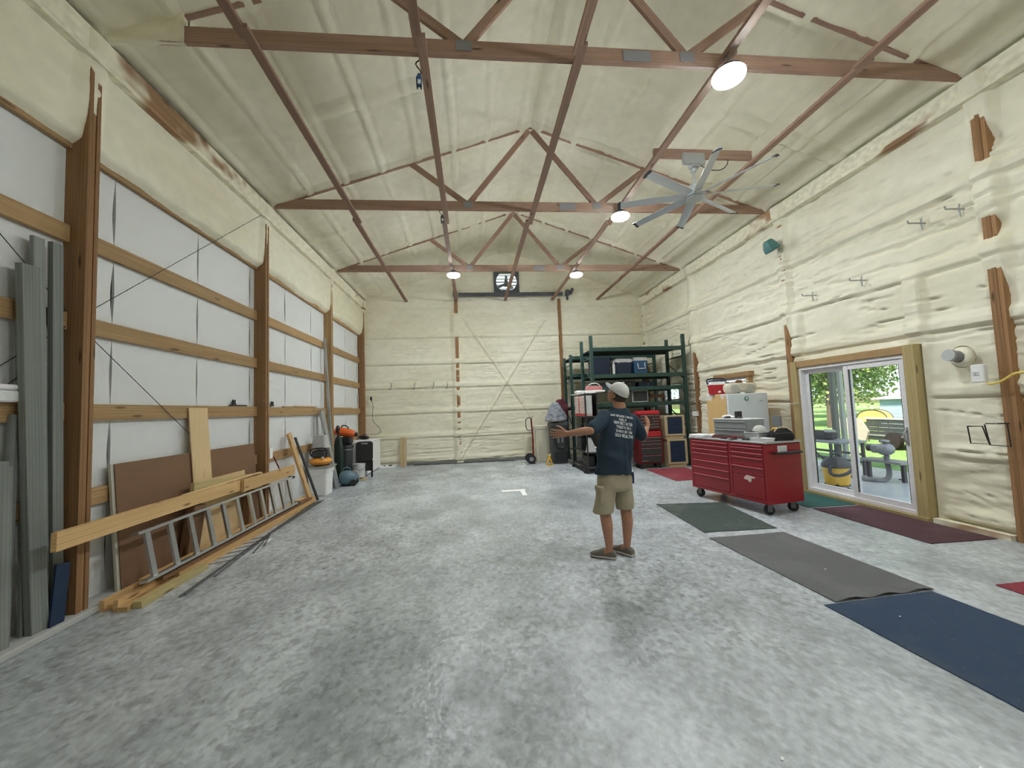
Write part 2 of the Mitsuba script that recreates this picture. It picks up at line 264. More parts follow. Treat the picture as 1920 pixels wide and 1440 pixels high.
bays = [(YF, 0.66), (0.77, 3.75), (3.86, 6.80), (6.91, 9.86), (9.96, 12.70)]
for (a, b) in bays[1:]:
    for z in (0.955, 1.715, 2.49, 3.26, 4.10):
        board('girt', (-3.445, a, z + rng.uniform(-.006, .006)), (-3.445, b, z + rng.uniform(-.006, .006)), 0.15, 0.04, 'girt_wood', WL)
for k, y in enumerate((0.715, 3.805, 6.855, 9.91, 12.755)):
    m = 'girt_wood' if k == 3 else 'post_wood'
    p = thing('post', None, None, parent=WL)
    for j in (-1, 0, 1):
        x1 = XL + (0.004, -0.006, 0.002)[j + 1]
        board('ply', ((x1 - 3.445) / 2 - 0.02, y + j * 0.038, 0.0), ((x1 - 3.445) / 2 - 0.02, y + j * 0.038, 5.02), x1 + 3.445 + 0.04, 0.0375, m, p, up=(1, 0, 0))
def left_foam(y, z):
    cov = 0.0
    for py in (0.715, 3.805, 6.855, 9.91, 12.755):
        cov = np.maximum(cov, sst(0.17, 0.055, np.abs(y - py)) * sst(4.0, 4.35, z + 0.25 * (nz(y * 3, z * 2, 8.0, 2) - 0.5)))
    edge = sst(4.03, 4.14, z + 0.10 * (nz(y * 1.4, 0.0, 2.0, 3, 9) - 0.5))
    x = -3.452 + 0.10 * edge + 0.03 * (nz(y * 0.9, z * 1.2, 0.0, 3, 4) - 0.5) * edge + 0.012 * (nz(y * 2, z * 9, 0.0, 3, 5) - 0.5) * edge + (0.045 + 0.015 * nz(y * 6, z * 5, 1.0, 2)) * cov
    x = x + 0.05 * sst(4.75, 4.95, z)
    return np.stack([x, y, z], -1)
obj('foam_band', grid(np.arange(YF, 12.9, 0.035), np.linspace(4.03, 5.12, 44), left_foam), 'foam', WL, True)
board('eave_beam', (-3.295, YF, 5.02), (-3.295, 12.8, 5.02), 0.235, 0.045, 'oversprayed_wood', WL)
board('eave_ledger', (-3.31, YF, 4.88), (-3.31, 12.8, 4.88), 0.05, 0.12, 'oversprayed_wood', WL)
obj('baseboard_left', box(-3.50, -3.245, YF, 9.2, 0.0, 0.055, 0.01), 'concrete_curb', kind='structure')

# right wall --------------------------------------------------------------------------------------
WR = 'wall_right'; place[WR] = np.eye(4); taken.add(WR); labels[WR] = {'kind': 'structure'}
POSTS_R = (0.70, 3.775, 6.70, 9.79, 12.74)
HOLES = ((4.58, 6.62, -1, 2.235), (7.80, 8.82, 1.15, 2.12), (10.62, 11.58, 1.25, 2.13))
def right_d(y, z):
    d = -0.07 + ledges(z, y, 11, 0.036) + 1.15 * lumps(y, z, 12)
    for py in POSTS_R + (4.62, 6.52):
        full = py in POSTS_R
        w = np.abs(y - py); hh = nz(py * 3.1 + y * 1.5, z * 1.4, 0.0, 3, 21)
        lift = sst(0.16, 0.075, w) * (0.055 + 0.08 * hh + (-0.11 * np.exp(-((z - 4.35) / .17) ** 2) - 0.11 * np.exp(-((z - 3.40) / .12) ** 2) if py == 3.775 else 0.0) - (0.10 * sst(3.1, 2.6, z) if full else 0.0))
        d = d + (lift if full else lift * 0.8 * sst(3.2, 3.05, z) * sst(2.0, 2.2, z))
    for a, b, c, e in HOLES:
        dist = np.maximum(np.maximum(a - y, y - b), np.maximum(c - z, z - e)); d = d * sst(0.0, 0.12, dist) - 0.03 * (1 - sst(0.0, 0.12, dist))
    d = d + 0.06 * sst(4.78, 4.98, z)
    return d
ys = np.unique(np.r_[np.arange(YF, 3.5, 0.06), np.arange(3.5, 9.0, 0.022), np.arange(9.0, 12.9, 0.04), 4.58, 6.62, 7.80, 8.82, 10.62, 11.58])
zs = np.unique(np.r_[np.arange(0, 5.14, 0.022), 2.235, 1.15, 2.12, 1.25, 2.13])
def inhole(y, z): return np.any([(y > a) & (y < b) & (z > c) & (z < e) for a, b, c, e in HOLES], 0)
obj('foam_shell', grid(ys, zs, lambda y, z: np.stack([XR - right_d(y, z), y, z], -1), lambda y, z: ~inhole(y, z), True), 'foam', WR, True)
for a, b, c, e in ((YF, 4.58, 0, 5.1), (4.58, 6.62, 2.235, 5.1), (6.62, 7.80, 0, 5.1), (7.80, 8.82, 0, 1.15), (7.80, 8.82, 2.12, 5.1), (8.82, 10.62, 0, 5.1), (10.62, 11.58, 0, 1.25), (10.62, 11.58, 2.13, 5.1), (11.58, 12.95, 0, 5.1)):
    obj('sheathing', box(XR + 0.17, XR + 0.19, a, b, c, e), 'pale_grey', WR)
for y in POSTS_R:
    p = thing('post', None, None, parent=WR)
    for j in (-1, 0, 1):
        board('ply', (XR + 0.06, y + j * 0.039, 0.0), (XR + 0.06 + (0.004, -.004, 0.0)[j + 1], y + j * 0.039, 5.0), 0.13, 0.0385, 'post_wood', p, up=(1, 0, 0))
board('eave_beam', (XR - 0.005, YF, 5.03), (XR - 0.005, 12.8, 5.03), 0.24, 0.05, 'oversprayed_wood', WR)
board('eave_ledger', (XR - 0.03, YF, 4.89), (XR - 0.03, 12.8, 4.89), 0.055, 0.12, 'oversprayed_wood', WR)
board('sill_plate', (XR - 0.01, 3.85, 0.03), (XR - 0.01, 4.58, 0.03), 0.06, 0.09, 'oversprayed_wood', WR)
board('sill_plate', (XR - 0.02, 6.62, 0.035), (XR - 0.02, 9.7, 0.035), 0.07, 0.10, 'treated_wood', WR)

# back wall ----------------------------------------------------------------------------------------
WB = 'wall_back'; place[WB] = np.eye(4); taken.add(WB); labels[WB] = {'kind': 'structure'}
def seg_d(x, z, a, b):
    a, b = np.array(a), np.array(b); d = b - a; t = np.clip(((x - a[0]) * d[0] + (z - a[1]) * d[1]) / (d @ d), 0, 1); return np.hypot(x - a[0] - t * d[0], z - a[1] - t * d[1])
def back_d(x, z):
    low = sst(4.9, 4.6, z)
    d = -0.06 + low * ledges(z, x + 30, 31, 0.035) + 0.7 * lumps(x + 50, z, 32) + 0.035 * sst(4.86, 4.93, z)
    for s0, s1 in (((-0.28, 4.66), (1.85, 1.35)), ((2.37, 4.44), (-0.45, 0.12))):
        dd = seg_d(x, z, s0, s1); d = d + 0.035 * (1 - sst(0.018, 0.05, dd)) - 0.012 * np.exp(-((dd - 0.06) / 0.02) ** 2)
    for px_, up in ((-0.45, 1.0), (2.90, 0.35)):
        w = np.abs(x - px_); d = d + sst(0.22, 0.06, w) * (0.03 + 0.11 * nz(z * 1.6, px_, 0.0, 3, 41)) * low * up
    return d
FAN = (0.80, 1.58, 5.36, 6.06)
xs = np.unique(np.r_[np.arange(-3.5, 5.82, 0.03), FAN[0], FAN[1]]); zb = np.unique(np.r_[np.arange(0, 7.0, 0.024), FAN[2], FAN[3]])
obj('foam_shell', grid(xs, zb, lambda x, z: np.stack([x, YB - back_d(x, z), z], -1), lambda x, z: ~((x > FAN[0]) & (x < FAN[1]) & (z > FAN[2]) & (z < FAN[3])) & (z < roof(x) + 0.16)), 'foam', WB, True)
for a, b, c, e in ((-3.56, 5.9, 0, FAN[2]), (-3.56, FAN[0], FAN[2], FAN[3]), (FAN[1], 5.9, FAN[2], FAN[3]), (-3.56, 5.9, FAN[3], 7.1)):
    obj('sheathing', box(a, b, YB + 0.22, YB + 0.24, c, e), 'pale_grey', WB)
for x, z1 in ((-0.45, 5.15), (2.90, 5.15)):
    board('post', (x, YB + 0.03, 0), (x, YB + 0.03, z1), 0.10, 0.11, 'post_wood', WB, up=(1, 0, 0))
board('sill_plate', (-2.1, YB + 0.01, 0.03), (2.0, YB + 0.01, 0.03), 0.06, 0.10, 'grey_board', WB)

# front wall behind the camera
obj('wall_front', box(-3.5, 5.85, YF - 0.05, YF, 0, 6.9), 'foam', kind='structure')

# ceiling ------------------------------------------------------------------------------------------
TY = (0.75, 3.85, 6.97, 10.12)
def ceil_d(x, y):
    s = np.abs(x - XC)
    d = 0.022 * (nz(x * 0.9, y * 0.8, 0.0, 3, 51) - 0.5) + 0.008 * (nz(x * 3, y * 9, 0.0, 3, 52) - 0.5) + 0.012 * (nz(x * 4, y * 4, 2.0, 3, 53) - 0.5)
    for k in range(8):
        t = s - (0.18 + k * 0.61) - 0.03 * (nz(y * 0.9, k * 5.0, 0.0, 2, 54) - 0.5); st = 0.5 + nz(y * 0.7, k * 9.0, 3.0, 2, 55)
        d = d + st * (0.016 * (1 - sst(0.02, 0.07, np.abs(t))) - 0.010 * np.exp(-((np.abs(t) - 0.075) / 0.02) ** 2))
    for ty in TY + (2.3, 5.4, 8.5, 11.6):
        m = 1.0 if ty in TY else 0.6; t = np.abs(y - ty); d = d + m * 0.045 * (1 - sst(0.03, 0.15, t)) * (0.5 + nz(x * 1.6, ty, 0.0, 3, 56))
        d = d - m * 0.07 * np.exp(-((t - 0.145) / 0.022) ** 2) * sst(.45, .8, nz(x * 1.3, ty + 5, 0.0, 2, 57))
    return np.where(s < 0.05, 0.6 * d, d) + 0.03 * sst(0.22, 0.1, s)
def ceil_half(x0, x1):
    return grid(np.arange(x0, x1 + 1e-6, 0.03), np.arange(YF, 12.9, 0.035), lambda x, y: np.stack([x, y, roof(x) - ceil_d(x, y)], -1))
CE = 'ceiling'; place[CE] = np.eye(4); taken.add(CE); labels[CE] = {'kind': 'structure'}
mC = cat_([ceil_half(XC - 4.71, XC), ceil_half(XC, XC + 4.71)])
mC = TM(mC.vertices, mC.faces[:, ::-1]); obj('foam_shell', mC, 'foam', CE, True)
obj('roof_deck', [TM([[-3.8, YF - .1, roof(-3.8) + .3], [XC, YF - .1, ZR + .3], [XC, 13.2, ZR + .3], [-3.8, 13.2, roof(-3.8) + .3]], [[0, 2, 1], [0, 3, 2]]), TM([[XC, YF - .1, ZR + .3], [6.2, YF - .1, roof(6.2) + .3], [6.2, 13.2, roof(6.2) + .3], [XC, 13.2, ZR + .3]], [[0, 2, 1], [0, 3, 2]])], 'pale_grey', CE)

# trusses ------------------------------------------------------------------------------------------
TLAB = {0.75: 'brown timber roof truss out of the frame overhead, nearest the camera', 3.85: 'nearest full brown timber roof truss, its bottom beam crossing the top of the view', 6.97: 'brown timber roof truss in the middle, just behind the ceiling fan', 10.12: 'farthest brown timber roof truss, crossing just above the two far lamps'}
for k, y in enumerate(TY):
    t = thing('roof_truss', TLAB[y], 'roof truss', group=None)
    board('bottom_chord', (-3.24, y, 5.215), (XC - 0.2, y, 5.215), 0.16, 0.045, 'truss_wood', t); board('bottom_chord', (XC - 0.2, y, 5.215), (5.62, y, 5.215), 0.16, 0.045, 'truss_wood', t)
    off = 0.05 if k % 2 else -0.02
    for sx in (-1, 1):
        x0 = XC + sx * 1.17
        board('web', (x0, y + .001, 5.24), (XC + sx * 0.03, y + .001, 6.64), 0.09, 0.04, 'truss_wood', t); board('web', (x0, y - .001, 5.24), (XC + sx * 2.16, y - .001, roof(XC + 2.16) - 0.02), 0.09, 0.04, 'truss_wood', t)
        board('top_chord', (XC + sx * 0.02, y, ZR + 0.0), (XC + sx * 4.40, y, roof(XC + sx * 4.40) + 0.0), 0.12, 0.045, 'truss_wood', t)
        gp = cbox((x0, y - 0.026, 5.235), (0.16, 0.004, 0.11)); obj('gusset_plate', gp, 'gusset', t); 
        if sx < 0:
            ends_ = -2.58 if k < 2 else -2.92; xs_ = np.linspace(-3.42, ends_, 14); rr_ = []
            for q in xs_:
                f_ = 1 - .35 * ((q + 3.42) / (ends_ + 3.42)) ** 2; aa = np.arange(12) * np.pi / 6; hz = max(roof(q) + .04 - 5.125, .1) / 2 if q > -3.2 else .11
                lz = 1.0 if k < 2 else max(.25, 1 - (q + 3.42) / .55); rr_.append(np.c_[np.full(12, q), y + (.045 + .012 * math.sin(q * 17 + k)) * np.sign(np.cos(aa)) * np.abs(np.cos(aa)) ** .6, 5.125 + hz * (2 - lz) * 1.0 + hz * lz * np.sign(np.sin(aa)) * np.abs(np.sin(aa)) ** .7])
            obj('foam_wrap', loft(rr_), 'foam', t, True)
    obj('gusset_plate', cbox((XC + 0.62, y - 0.026, 5.215), (0.30, 0.004, 0.12)), 'gusset', t)
# braces under the chords
BX = (-1.99, -0.41, 1.137, 2.69, 4.19)
BL = ('leftmost long ceiling brace, running from overhead to the left of the back wall', 'second long ceiling brace from the left, with the two blue sockets hanging beside it', 'middle long ceiling brace running down the centre towards the gable fan', 'long ceiling brace carrying the two nearest lamps', 'rightmost long ceiling brace, passing above the ceiling fan blades')
for x, l in zip(BX, BL):
    t = thing('ceiling_brace', l, 'timber brace'); w = rng.uniform(-.012, .012, 6); ends = (YF + .1, 3.72, 7.4, 12.78)
    for i in range(3):
        dx = (0.0, 0.034, -0.01)[i]
        board('lath', (x + dx + w[i], ends[i] - (0.12 if i else 0), 5.112 - 0.0 * i), (x + dx + w[i + 1], ends[i + 1], 5.112), 0.04, 0.088, 'truss_wood', t)
# ------------------------------------------------------------------ lamps
def lens_emitter(x, y, z, r):
    return lathe([(0.0, z), (r * 0.6, z), (r, z)], (x, y, 0), 32)
LL = [((2.66, 3.62), 'glaring round LED high-bay lamp nearest the camera, at upper right'), ((2.64, 6.58), 'glaring round LED high-bay lamp left of the ceiling fan'), ((-0.37, 9.58), 'small glaring far LED high-bay lamp, left of the round gable fan'), ((2.64, 9.60), 'small glaring far LED high-bay lamp, right of the round gable fan'),
      ((2.66, 0.55), 'LED high-bay lamp of the right row, overhead behind the camera')]
for (x, y), l in LL:
    t = thing('high_bay_lamp', l, 'ceiling lamp')
    m = lathe([(0.0, 4.80), (.10, 4.806), (.148, 4.828), (.158, 4.852), (.156, 4.868), (.143, 4.884)], (x, y, 0), 32); m.fix_normals(); cen_ = m.vertices.mean(0); m = TM(m.vertices, m.faces if np.einsum('ij,ij->i', m.face_normals, m.triangles_center - cen_).mean() > 0 else m.faces[:, ::-1])
    obj('lens', m, 'lamp_housing', t, emitter={'type': 'area', 'radiance': {'type': 'rgb', 'value': [LAMP * c for c in LAMP_COLOR]}})
    obj('housing', lathe([(0.0, 4.884), (0.144, 4.884), (0.140, 4.90), (0.075, 4.925), (0.07, 4.96), (0.0, 4.962)], (x, y, 0), 28), 'lamp_housing', t, 35)
    obj('hook', tube([(x, y, 4.96), (x, y, 5.02), (x + .015, y, 5.04), (x, y, 5.06), (x, y, 5.095)], 0.006, 6), 'steel_dark', t)

# ------------------------------------------------------------------ ceiling fan
FX, FY, FZ = 3.29, 5.37, 4.60
board('fan_mount_beam', (2.70, FY, 5.2), (4.2, FY, 5.2), 0.13, 0.045, 'truss_wood', label='short timber beam between two braces, carrying the ceiling fan', cat='timber beam')
t = thing('ceiling_fan', 'large silver eight-blade ceiling fan hanging under the right-hand braces', 'ceiling fan')
obj('mount_box', [cbox((FX - .02, FY - 0.05, 5.10), (0.34, 0.05, 0.17), 0.01), cbox((FX, FY - .04, 5.0), (0.14, 0.12, 0.05), 0.012)], 'galvanized', t)
obj('down_rod', [cyl((FX, FY, 4.66), (FX, FY, 5.05), 0.017, 12), lathe([(0, 4.93), (.035, 4.93), (.045, 4.97), (.02, 5.0), (0, 5.0)], (FX, FY, 0), 16)], 'fan_metal', t, 40)
obj('motor', lathe([(0, 4.54), (.10, 4.54), (.13, 4.56), (.135, 4.60), (.085, 4.62), (.085, 4.72), (.06, 4.745), (0, 4.745)], (FX, FY, 0), 28), 'fan_metal', t, 35)
obj('hub_cover', lathe([(0, 4.525), (.11, 4.528), (.125, 4.542), (0, 4.543)], (FX, FY, 0), 28), 'fan_metal', t, 35)
obj('cable', tube(curve([(FX + .1, FY, 5.05), (FX + .25, FY, 4.98), (FX + .45, FY, 4.99), (FX + .55, FY, 5.14)], 14), 0.006, 6), 'wire_black', t)
for k in range(8):
    a = math.radians(28 + 45 * k); M = np.eye(4); M[:3, :3] = np.array([[math.cos(a), -math.sin(a), 0], [math.sin(a), math.cos(a), 0], [0, 0, 1]]); M[:3, 3] = (FX, FY, 4.585)
    def rg(x, w, th=0.006, tilt=0.34):
        q = np.array([(-w / 2, -th), (0, -th * .4), (w / 2, -th), (w / 2, th * .3), (0, th), (-w / 2, th * .3)]); c, s = math.cos(tilt), math.sin(tilt)
        return np.c_[np.full(6, x), q[:, 0] * c - q[:, 1] * s, q[:, 0] * s + q[:, 1] * c]
    b = loft([rg(.10, .10), rg(.25, .125), rg(.7, .118), rg(1.05, .108)]); b.apply_transform(M); kb = obj('blade', b, 'fan_metal', t, 30)
    e = loft([rg(1.045, .125, .012), rg(1.085, .115, .012)]); e.apply_transform(M); obj('end_cap', e, 'dark_plastic', kb)

# hanging sockets -----------------------------------------------------------------------------------
for y, z, l in ((3.93, 4.93, 'blue power socket hanging by its cord from the nearest truss'), (7.02, 5.0, 'small dark socket hanging by its cord from the middle truss')):
    t = thing('hanging_socket', l, 'socket'); x = -0.44
    obj('cord', tube(curve([(x + .02, y, 5.16), (x - .025, y, 5.10), (x + .01, y, 5.05), (x, y, z + 0.05)], 12), 0.006, 6), 'wire_black', t)
    obj('body', [cbox((x, y, z), (0.055, 0.045, 0.10), 0.008), cyl((x, y, z + .045), (x, y, z + .075), 0.016, 10)], 'blue_plastic' if y < 5 else 'dark_plastic', t)
    obj('face', cbox((x + .004, y - 0.024, z - .02), (0.03, 0.006, 0.045), 0.002), 'white_plastic', t)
    obj('leg', cbox((x - .018, y, z - .06), (0.014, 0.03, 0.03), 0.003), 'black_plastic', t); obj('leg', cbox((x + .018, y, z - .06), (0.014, 0.03, 0.03), 0.003), 'black_plastic', t)

# ------------------------------------------------------------------ sliding door
D = 'door_1'; place[D] = np.eye(4); taken.add(D); labels[D] = {'kind': 'structure', 'label': 'white vinyl sliding glass door in the right wall'}
y0, y1, z0, z1 = 4.735, 6.485, 0.045, 2.13; xi, xo = XR - 0.035, XR + 0.09; w = 0.05
def fr(name, ya, yb, za, zb, w, xa, xb, m, par):
    for n, bb in (('jamb', (ya, ya + w, za, zb)), ('jamb', (yb - w, yb, za, zb)), ('head', (ya, yb, zb - w, zb)), ('sill', (ya, yb, za, za + w))):
        obj(f'{n}', box(xa, xb, bb[0] + .001 * (n == 'head'), bb[1], bb[2], bb[3], 0.004), m, par)
f_ = thing('frame', None, None, parent=D); fr('f', y0, y1, z0, z1, w, xi, xo, 'vinyl_white', f_)
for nm, ya, yb, xa in (('sliding_panel', 4.775, 5.665, XR - 0.012), ('fixed_panel', 5.60, 6.445, XR + 0.045)):
    p = thing(nm, None, None, parent=D); sw = 0.075
    obj('stile', box(xa, xa + .035, ya, ya + sw, z0 + w - .01, z1 - w + .01, .004), 'vinyl_white', p); obj('stile', box(xa, xa + .035, yb - sw, yb, z0 + w - .01, z1 - w + .01, .004), 'vinyl_white', p)
    obj('rail', box(xa, xa + .035, ya + sw, yb - sw, z1 - w - sw, z1 - w, .004), 'vinyl_white', p); obj('rail', box(xa, xa + .035, ya + sw, yb - sw, z0 + w, z0 + w + sw, .004), 'vinyl_white', p)
    g = xa + 0.018; obj('pane', TM([[g, ya + sw, z0 + w + sw], [g, yb - sw, z0 + w + sw], [g, yb - sw, z1 - w - sw], [g, ya + sw, z1 - w - sw]], [[0, 1, 2], [0, 2, 3]]), 'glass', p)
    obj('spacer', [box(xa + .012, xa + .024, ya + sw - .002, ya + sw + .014, z0 + w + sw, z1 - w - sw), box(xa + .012, xa + .024, yb - sw - .014, yb - sw + .002, z0 + w + sw, z1 - w - sw)], 'dark_plastic', p)
    if nm == 'sliding_panel':
        obj('handle', [cbox((xa - .008, ya + .035, 1.05), (0.016, .035, .24), .006), tube(curve([(xa - .012, ya + .035, 1.14), (xa - .05, ya + .035, 1.10), (xa - .05, ya + .035, 1.0), (xa - .012, ya + .035, .96)], 12), .009, 8)], 'galvanized', p)
TRIM = lambda name, p0, p1, w, t, m, up: board(name, p0, p1, w, t, m, up=up, kind='structure')
TRIM('trim_1', (XR + 0.02, 4.665, 0.0), (XR + 0.02, 4.665, 2.24), 0.19, 0.135, 'casing_wood', (1, 0, 0))
TRIM('trim_2', (XR + 0.02, 6.55, 0.0), (XR + 0.02, 6.55, 2.24), 0.19, 0.125, 'casing_wood', (1, 0, 0))
TRIM('trim_3', (XR + 0.02, 4.735, 2.185), (XR + 0.02, 6.485, 2.185), 0.105, 0.17, 'girt_wood', (0, 0, 1))
TRIM('trim_4', (XR - 0.03, 4.60, 0.022), (XR - 0.03, 6.62, 0.022), 0.044, 0.13, 'treated_wood', (0, 0, 1))
# windows -------------------------------------------------------------------------------------------
for i, (ya, yb, za, zb) in enumerate(((10.64, 11.56, 1.27, 2.11), (7.82, 8.80, 1.17, 2.10))):
    W = f'window_{i + 1}'; place[W] = np.eye(4); taken.add(W); labels[W] = {'kind': 'structure', 'label': ('small white window behind the green pallet rack', 'window with a white blind behind the refrigerator')[i]}
    f_ = thing('frame', None, None, parent=W); fr('f', ya, yb, za, zb, 0.045, XR - .0, XR + .08, 'vinyl_white', f_)
    g = XR + .04; zm = (za + zb) / 2
    obj('rail', box(g - .02, g + .02, ya + .045, yb - .045, zm - .022, zm + .022, .003), 'vinyl_white', W)
    for a, b in ((za + .045, zm - .022), (zm + .022, zb - .045)):
        obj('pane', TM([[g, ya + .045, a], [g, yb - .045, a], [g, yb - .045, b], [g, ya + .045, b]], [[0, 1, 2], [0, 2, 3]]), 'glass', W)
    if i:
        for k in range(14): obj('blind_slat', rot(cbox((g - .035, (ya + yb) / 2, za + .09 + k * .057), (.03, yb - ya - .1, .003)), (0, 1, 0), .9, (g - .035, 0, za + .09 + k * .057)), 'pale_pink', W)
        TRIM('trim_5', (XR + 0.0, ya - .12, zb + .05), (XR + 0.0, yb + .12, zb + .05), 0.10, 0.15, 'girt_wood', (0, 0, 1)); TRIM('trim_6', (XR + 0.01, ya - .04, za - .1), (XR + 0.01, ya - .04, zb), 0.13, 0.07, 'girt_wood', (1, 0, 0))
# gable exhaust fan ---------------------------------------------------------------------------------
t = thing('exhaust_fan', 'square gable exhaust fan with a bright round opening, high on the back wall', 'exhaust fan')
cx, cz, yw = 1.19, 5.71, YB - 0.02
from shapely.geometry import Point, box as sbox
hole = Point(0, 0).buffer(0.335, 24).intersection(sbox(-1, -.275, 1, .285)); plate = sbox(-.41, -.37, .41, .37).difference(hole)
obj('orifice_plate', prism(plate, 0.03, plane_M((cx, yw - .05, cz), (1, 0, 0), (0, 0, 1))), 'header_steel', t)
obj('shroud', [box(cx - .41, cx - .38, yw - .05, yw + .24, cz - .37, cz + .37), box(cx + .38, cx + .41, yw - .05, yw + .24, cz - .37, cz + .37), box(cx - .38, cx + .38, yw - .05, yw + .24, cz - .37, cz - .34), box(cx - .38, cx + .38, yw - .05, yw + .24, cz + .34, cz + .37)], 'galvanized', t)
for k in range(6): obj('louver', rot(cbox((cx, yw + .2, cz - .28 + k * .112), (.76, .04, .004)), (1, 0, 0), -0.25, (0, yw + .2, cz - .28 + k * .112)), 'galvanized', t)
obj('motor', [cyl((cx, yw + .0, cz - .02), (cx, yw + .14, cz - .02), .065, 14), cbox((cx, yw + .05, cz + .075), (.10, .05, .03)), cbox((cx, yw + .05, cz - .1), (.13, .08, .05))], 'steel_dark', t)
obj('support_rail', [cbox((cx, yw + .13, cz - .05), (.70, .012, .012)), cbox((cx, yw + .13, cz + .06), (.70, .012, .012))], 'steel_dark', t)
for k in range(3): obj('blade', rot(rot(cbox((cx + .17, yw + .16, cz), (.22, .004, .09)), (1, 0, 0), .4, (cx, yw + .16, cz)), (0, 1, 0), .6 + k * 2.094, (cx, 0, cz)), 'galvanized', t)
# overhead sliding-door track on the back wall
t = thing('door_track', 'dark steel sliding door track across the top of the back wall', 'door track')
obj('rail', [box(-.36, 3.0, YB - .20, YB - .07, 5.26, 5.325, .01), box(-.36, 3.0, YB - .22, YB - .19, 5.20, 5.28, .005)], 'header_steel', t)
for x in (-.46, 3.16): obj('end_bracket', [cbox((x, YB - .13, 5.31), (.12, .16, .19), .02), cbox((x, YB - .12, 5.16), (.06, .08, .16), .01)], 'header_steel', t)
obj('end_bracket', rot(cbox((3.30, YB - .13, 5.36), (.10, .1, .2), .02), (0, 1, 0), .5, (3.30, 0, 5.36)), 'header_steel', t)

# ------------------------------------------------------------------ outside
G = -0.12
def gcol(p, n, uv): return mix((0.11, 0.22, 0.07), (0.22, 0.37, 0.14), fbm(p.x * 1.3, p.y * 1.3, 0.0, 4)) * (0.7 + 0.6 * noise(p.x * 30, p.y * 30))
mat('grass', proc(gcol), 0.9, spec=0.1)
obj('lawn', [box(9.55, 95, -45, 110, G - .3, G - .03)], 'grass', label='mown green lawn beyond the porch slab outside', cat='grass', kind='stuff')
mat('wet_slab', proc(lambda p, n, uv: mix((0.40, 0.44, 0.47), (0.55, 0.58, 0.60), fbm(p.x * 2, p.y * 2, 0.0, 3))), 0.25)
obj('porch_slab', box(5.87, 9.55, -4, 14, G - .2, G, .01), 'wet_slab', kind='structure')
for i, (y, l) in enumerate(((9.0, 'dark square porch post seen through the left door pane'), (2.4, 'porch post beyond the right wall, out of view'))):
    board('porch_post', (8.6, y - .1, G), (8.6, y - .1, 3.05), .10, .10, 'grey_board', label=l, cat='post')
board('porch_post', (9.0, 9.10, G), (9.0, 9.10, 3.05), .085, .085, 'galvanized', label='pale porch post just right of the dark porch post', cat='post')
mat('leaf', (0.16, 0.34, 0.07), 0.6)
scene['leaf'] = {'type': 'twosided', 'b': {'type': 'principled', 'base_color': proc(lambda p, n, uv: mix((0.14, 0.30, 0.09), (0.48, 0.60, 0.24), noise(p.x * 2.2, p.y * 2.2, p.z * 2.2))), 'roughness': 0.7, 'specular': 0.2}}
mat('bark', (0.12, 0.10, 0.08), 0.9)
def tree(x, y, h, r, n, seed, lab, z0=1.6):
    rg_ = np.random.default_rng(seed); t = thing('tree', lab, 'tree', group=None)
    obj('trunk', tube([(x, y, G - .028), (x + .1, y, h * .3), (x, y + .1, h * .75)], [.2, .16, .08], 8), 'bark', t, True)
    cs = rg_.normal(0, 1, (26, 3)); cs = cs / np.linalg.norm(cs, axis=1)[:, None] * rg_.uniform(.3, 1, (26, 1)) * [r, r, h * .42] + [x, y, h * .58]
    k = rg_.integers(0, 26, n); d = rg_.normal(0, 1, (n, 3)); d /= np.linalg.norm(d, axis=1)[:, None]; c = cs[k] + d * rg_.uniform(.3, 1.0, (n, 1)) * r * .42; c[:, 2] = np.maximum(c[:, 2], z0 + rg_.uniform(0, .8, n))
    a = rg_.normal(0, 1, (n, 3)); a /= np.linalg.norm(a, axis=1)[:, None]; b = np.cross(a, rg_.normal(0, 1, (n, 3))); b /= np.linalg.norm(b, axis=1)[:, None]; s = rg_.uniform(.07, .16, (n, 1))
    V = np.stack([c - a * s, c + b * s * .55, c + a * s, c - b * s * .55], 1).reshape(-1, 3); i = np.arange(n) * 4
    obj('foliage', TM(V, np.vstack([np.stack([i, i + 1, i + 2], 1), np.stack([i, i + 2, i + 3], 1)])), 'leaf', t, kind='stuff')
tree(20.5, 21.5, 9, 3.6, 26000, 1, 'leafy green tree seen through the left half of the sliding door', .9); tree(27, 32, 11, 4.5, 20000, 2, 'leafy tree farther back behind the left half of the sliding door', .8); tree(28.5, 18.6, 11, 4.2, 26000, 3, 'broad leafy green tree seen at the top of the right door pane', 2.3); tree(38.5, 29, 13, 4.8, 18000, 4, 'leafy tree farther back behind the right door pane', 2.0)
tree(24.0, 49.0, 12, 6, 12000, 5, 'leafy tree far off, seen through the small window behind the rack', .8); tree(39, 41, 12, 6, 12000, 6, 'distant tree at the far left beyond the lawn', .6)
t = thing('fence_rail', 'long white rail fence across the lawn outside', 'fence')
for y in np.arange(20, 36, 3.0): obj('fence_post', box(31.465 - .25 * (y - 28), 31.535 - .25 * (y - 28), y - .035, y + .035, G - .03, .8), 'vinyl_white', t)
for z in (.72, .3): obj('rail', cyl((33.5, 20, z), (29.5, 36, z), .035, 6), 'vinyl_white', t)
t = thing('siding_shed', 'pale blue shed with horizontal lap siding outside, right of the door view', 'shed')
for k in range(9): obj('siding_board', rot(box(17.95, 17.98, 12.2, 16.3, .02 + k * .155, .02 + k * .155 + .16), (0, 1, 0), .10, (17.97, 0, .02 + k * .155)), 'siding', t)
mat('siding', (0.34, 0.50, 0.62), 0.6); mat('canvas_yellow', (0.72, 0.50, 0.17), 0.7); mat('haul_steel', (0.05, 0.06, 0.065), 0.6)
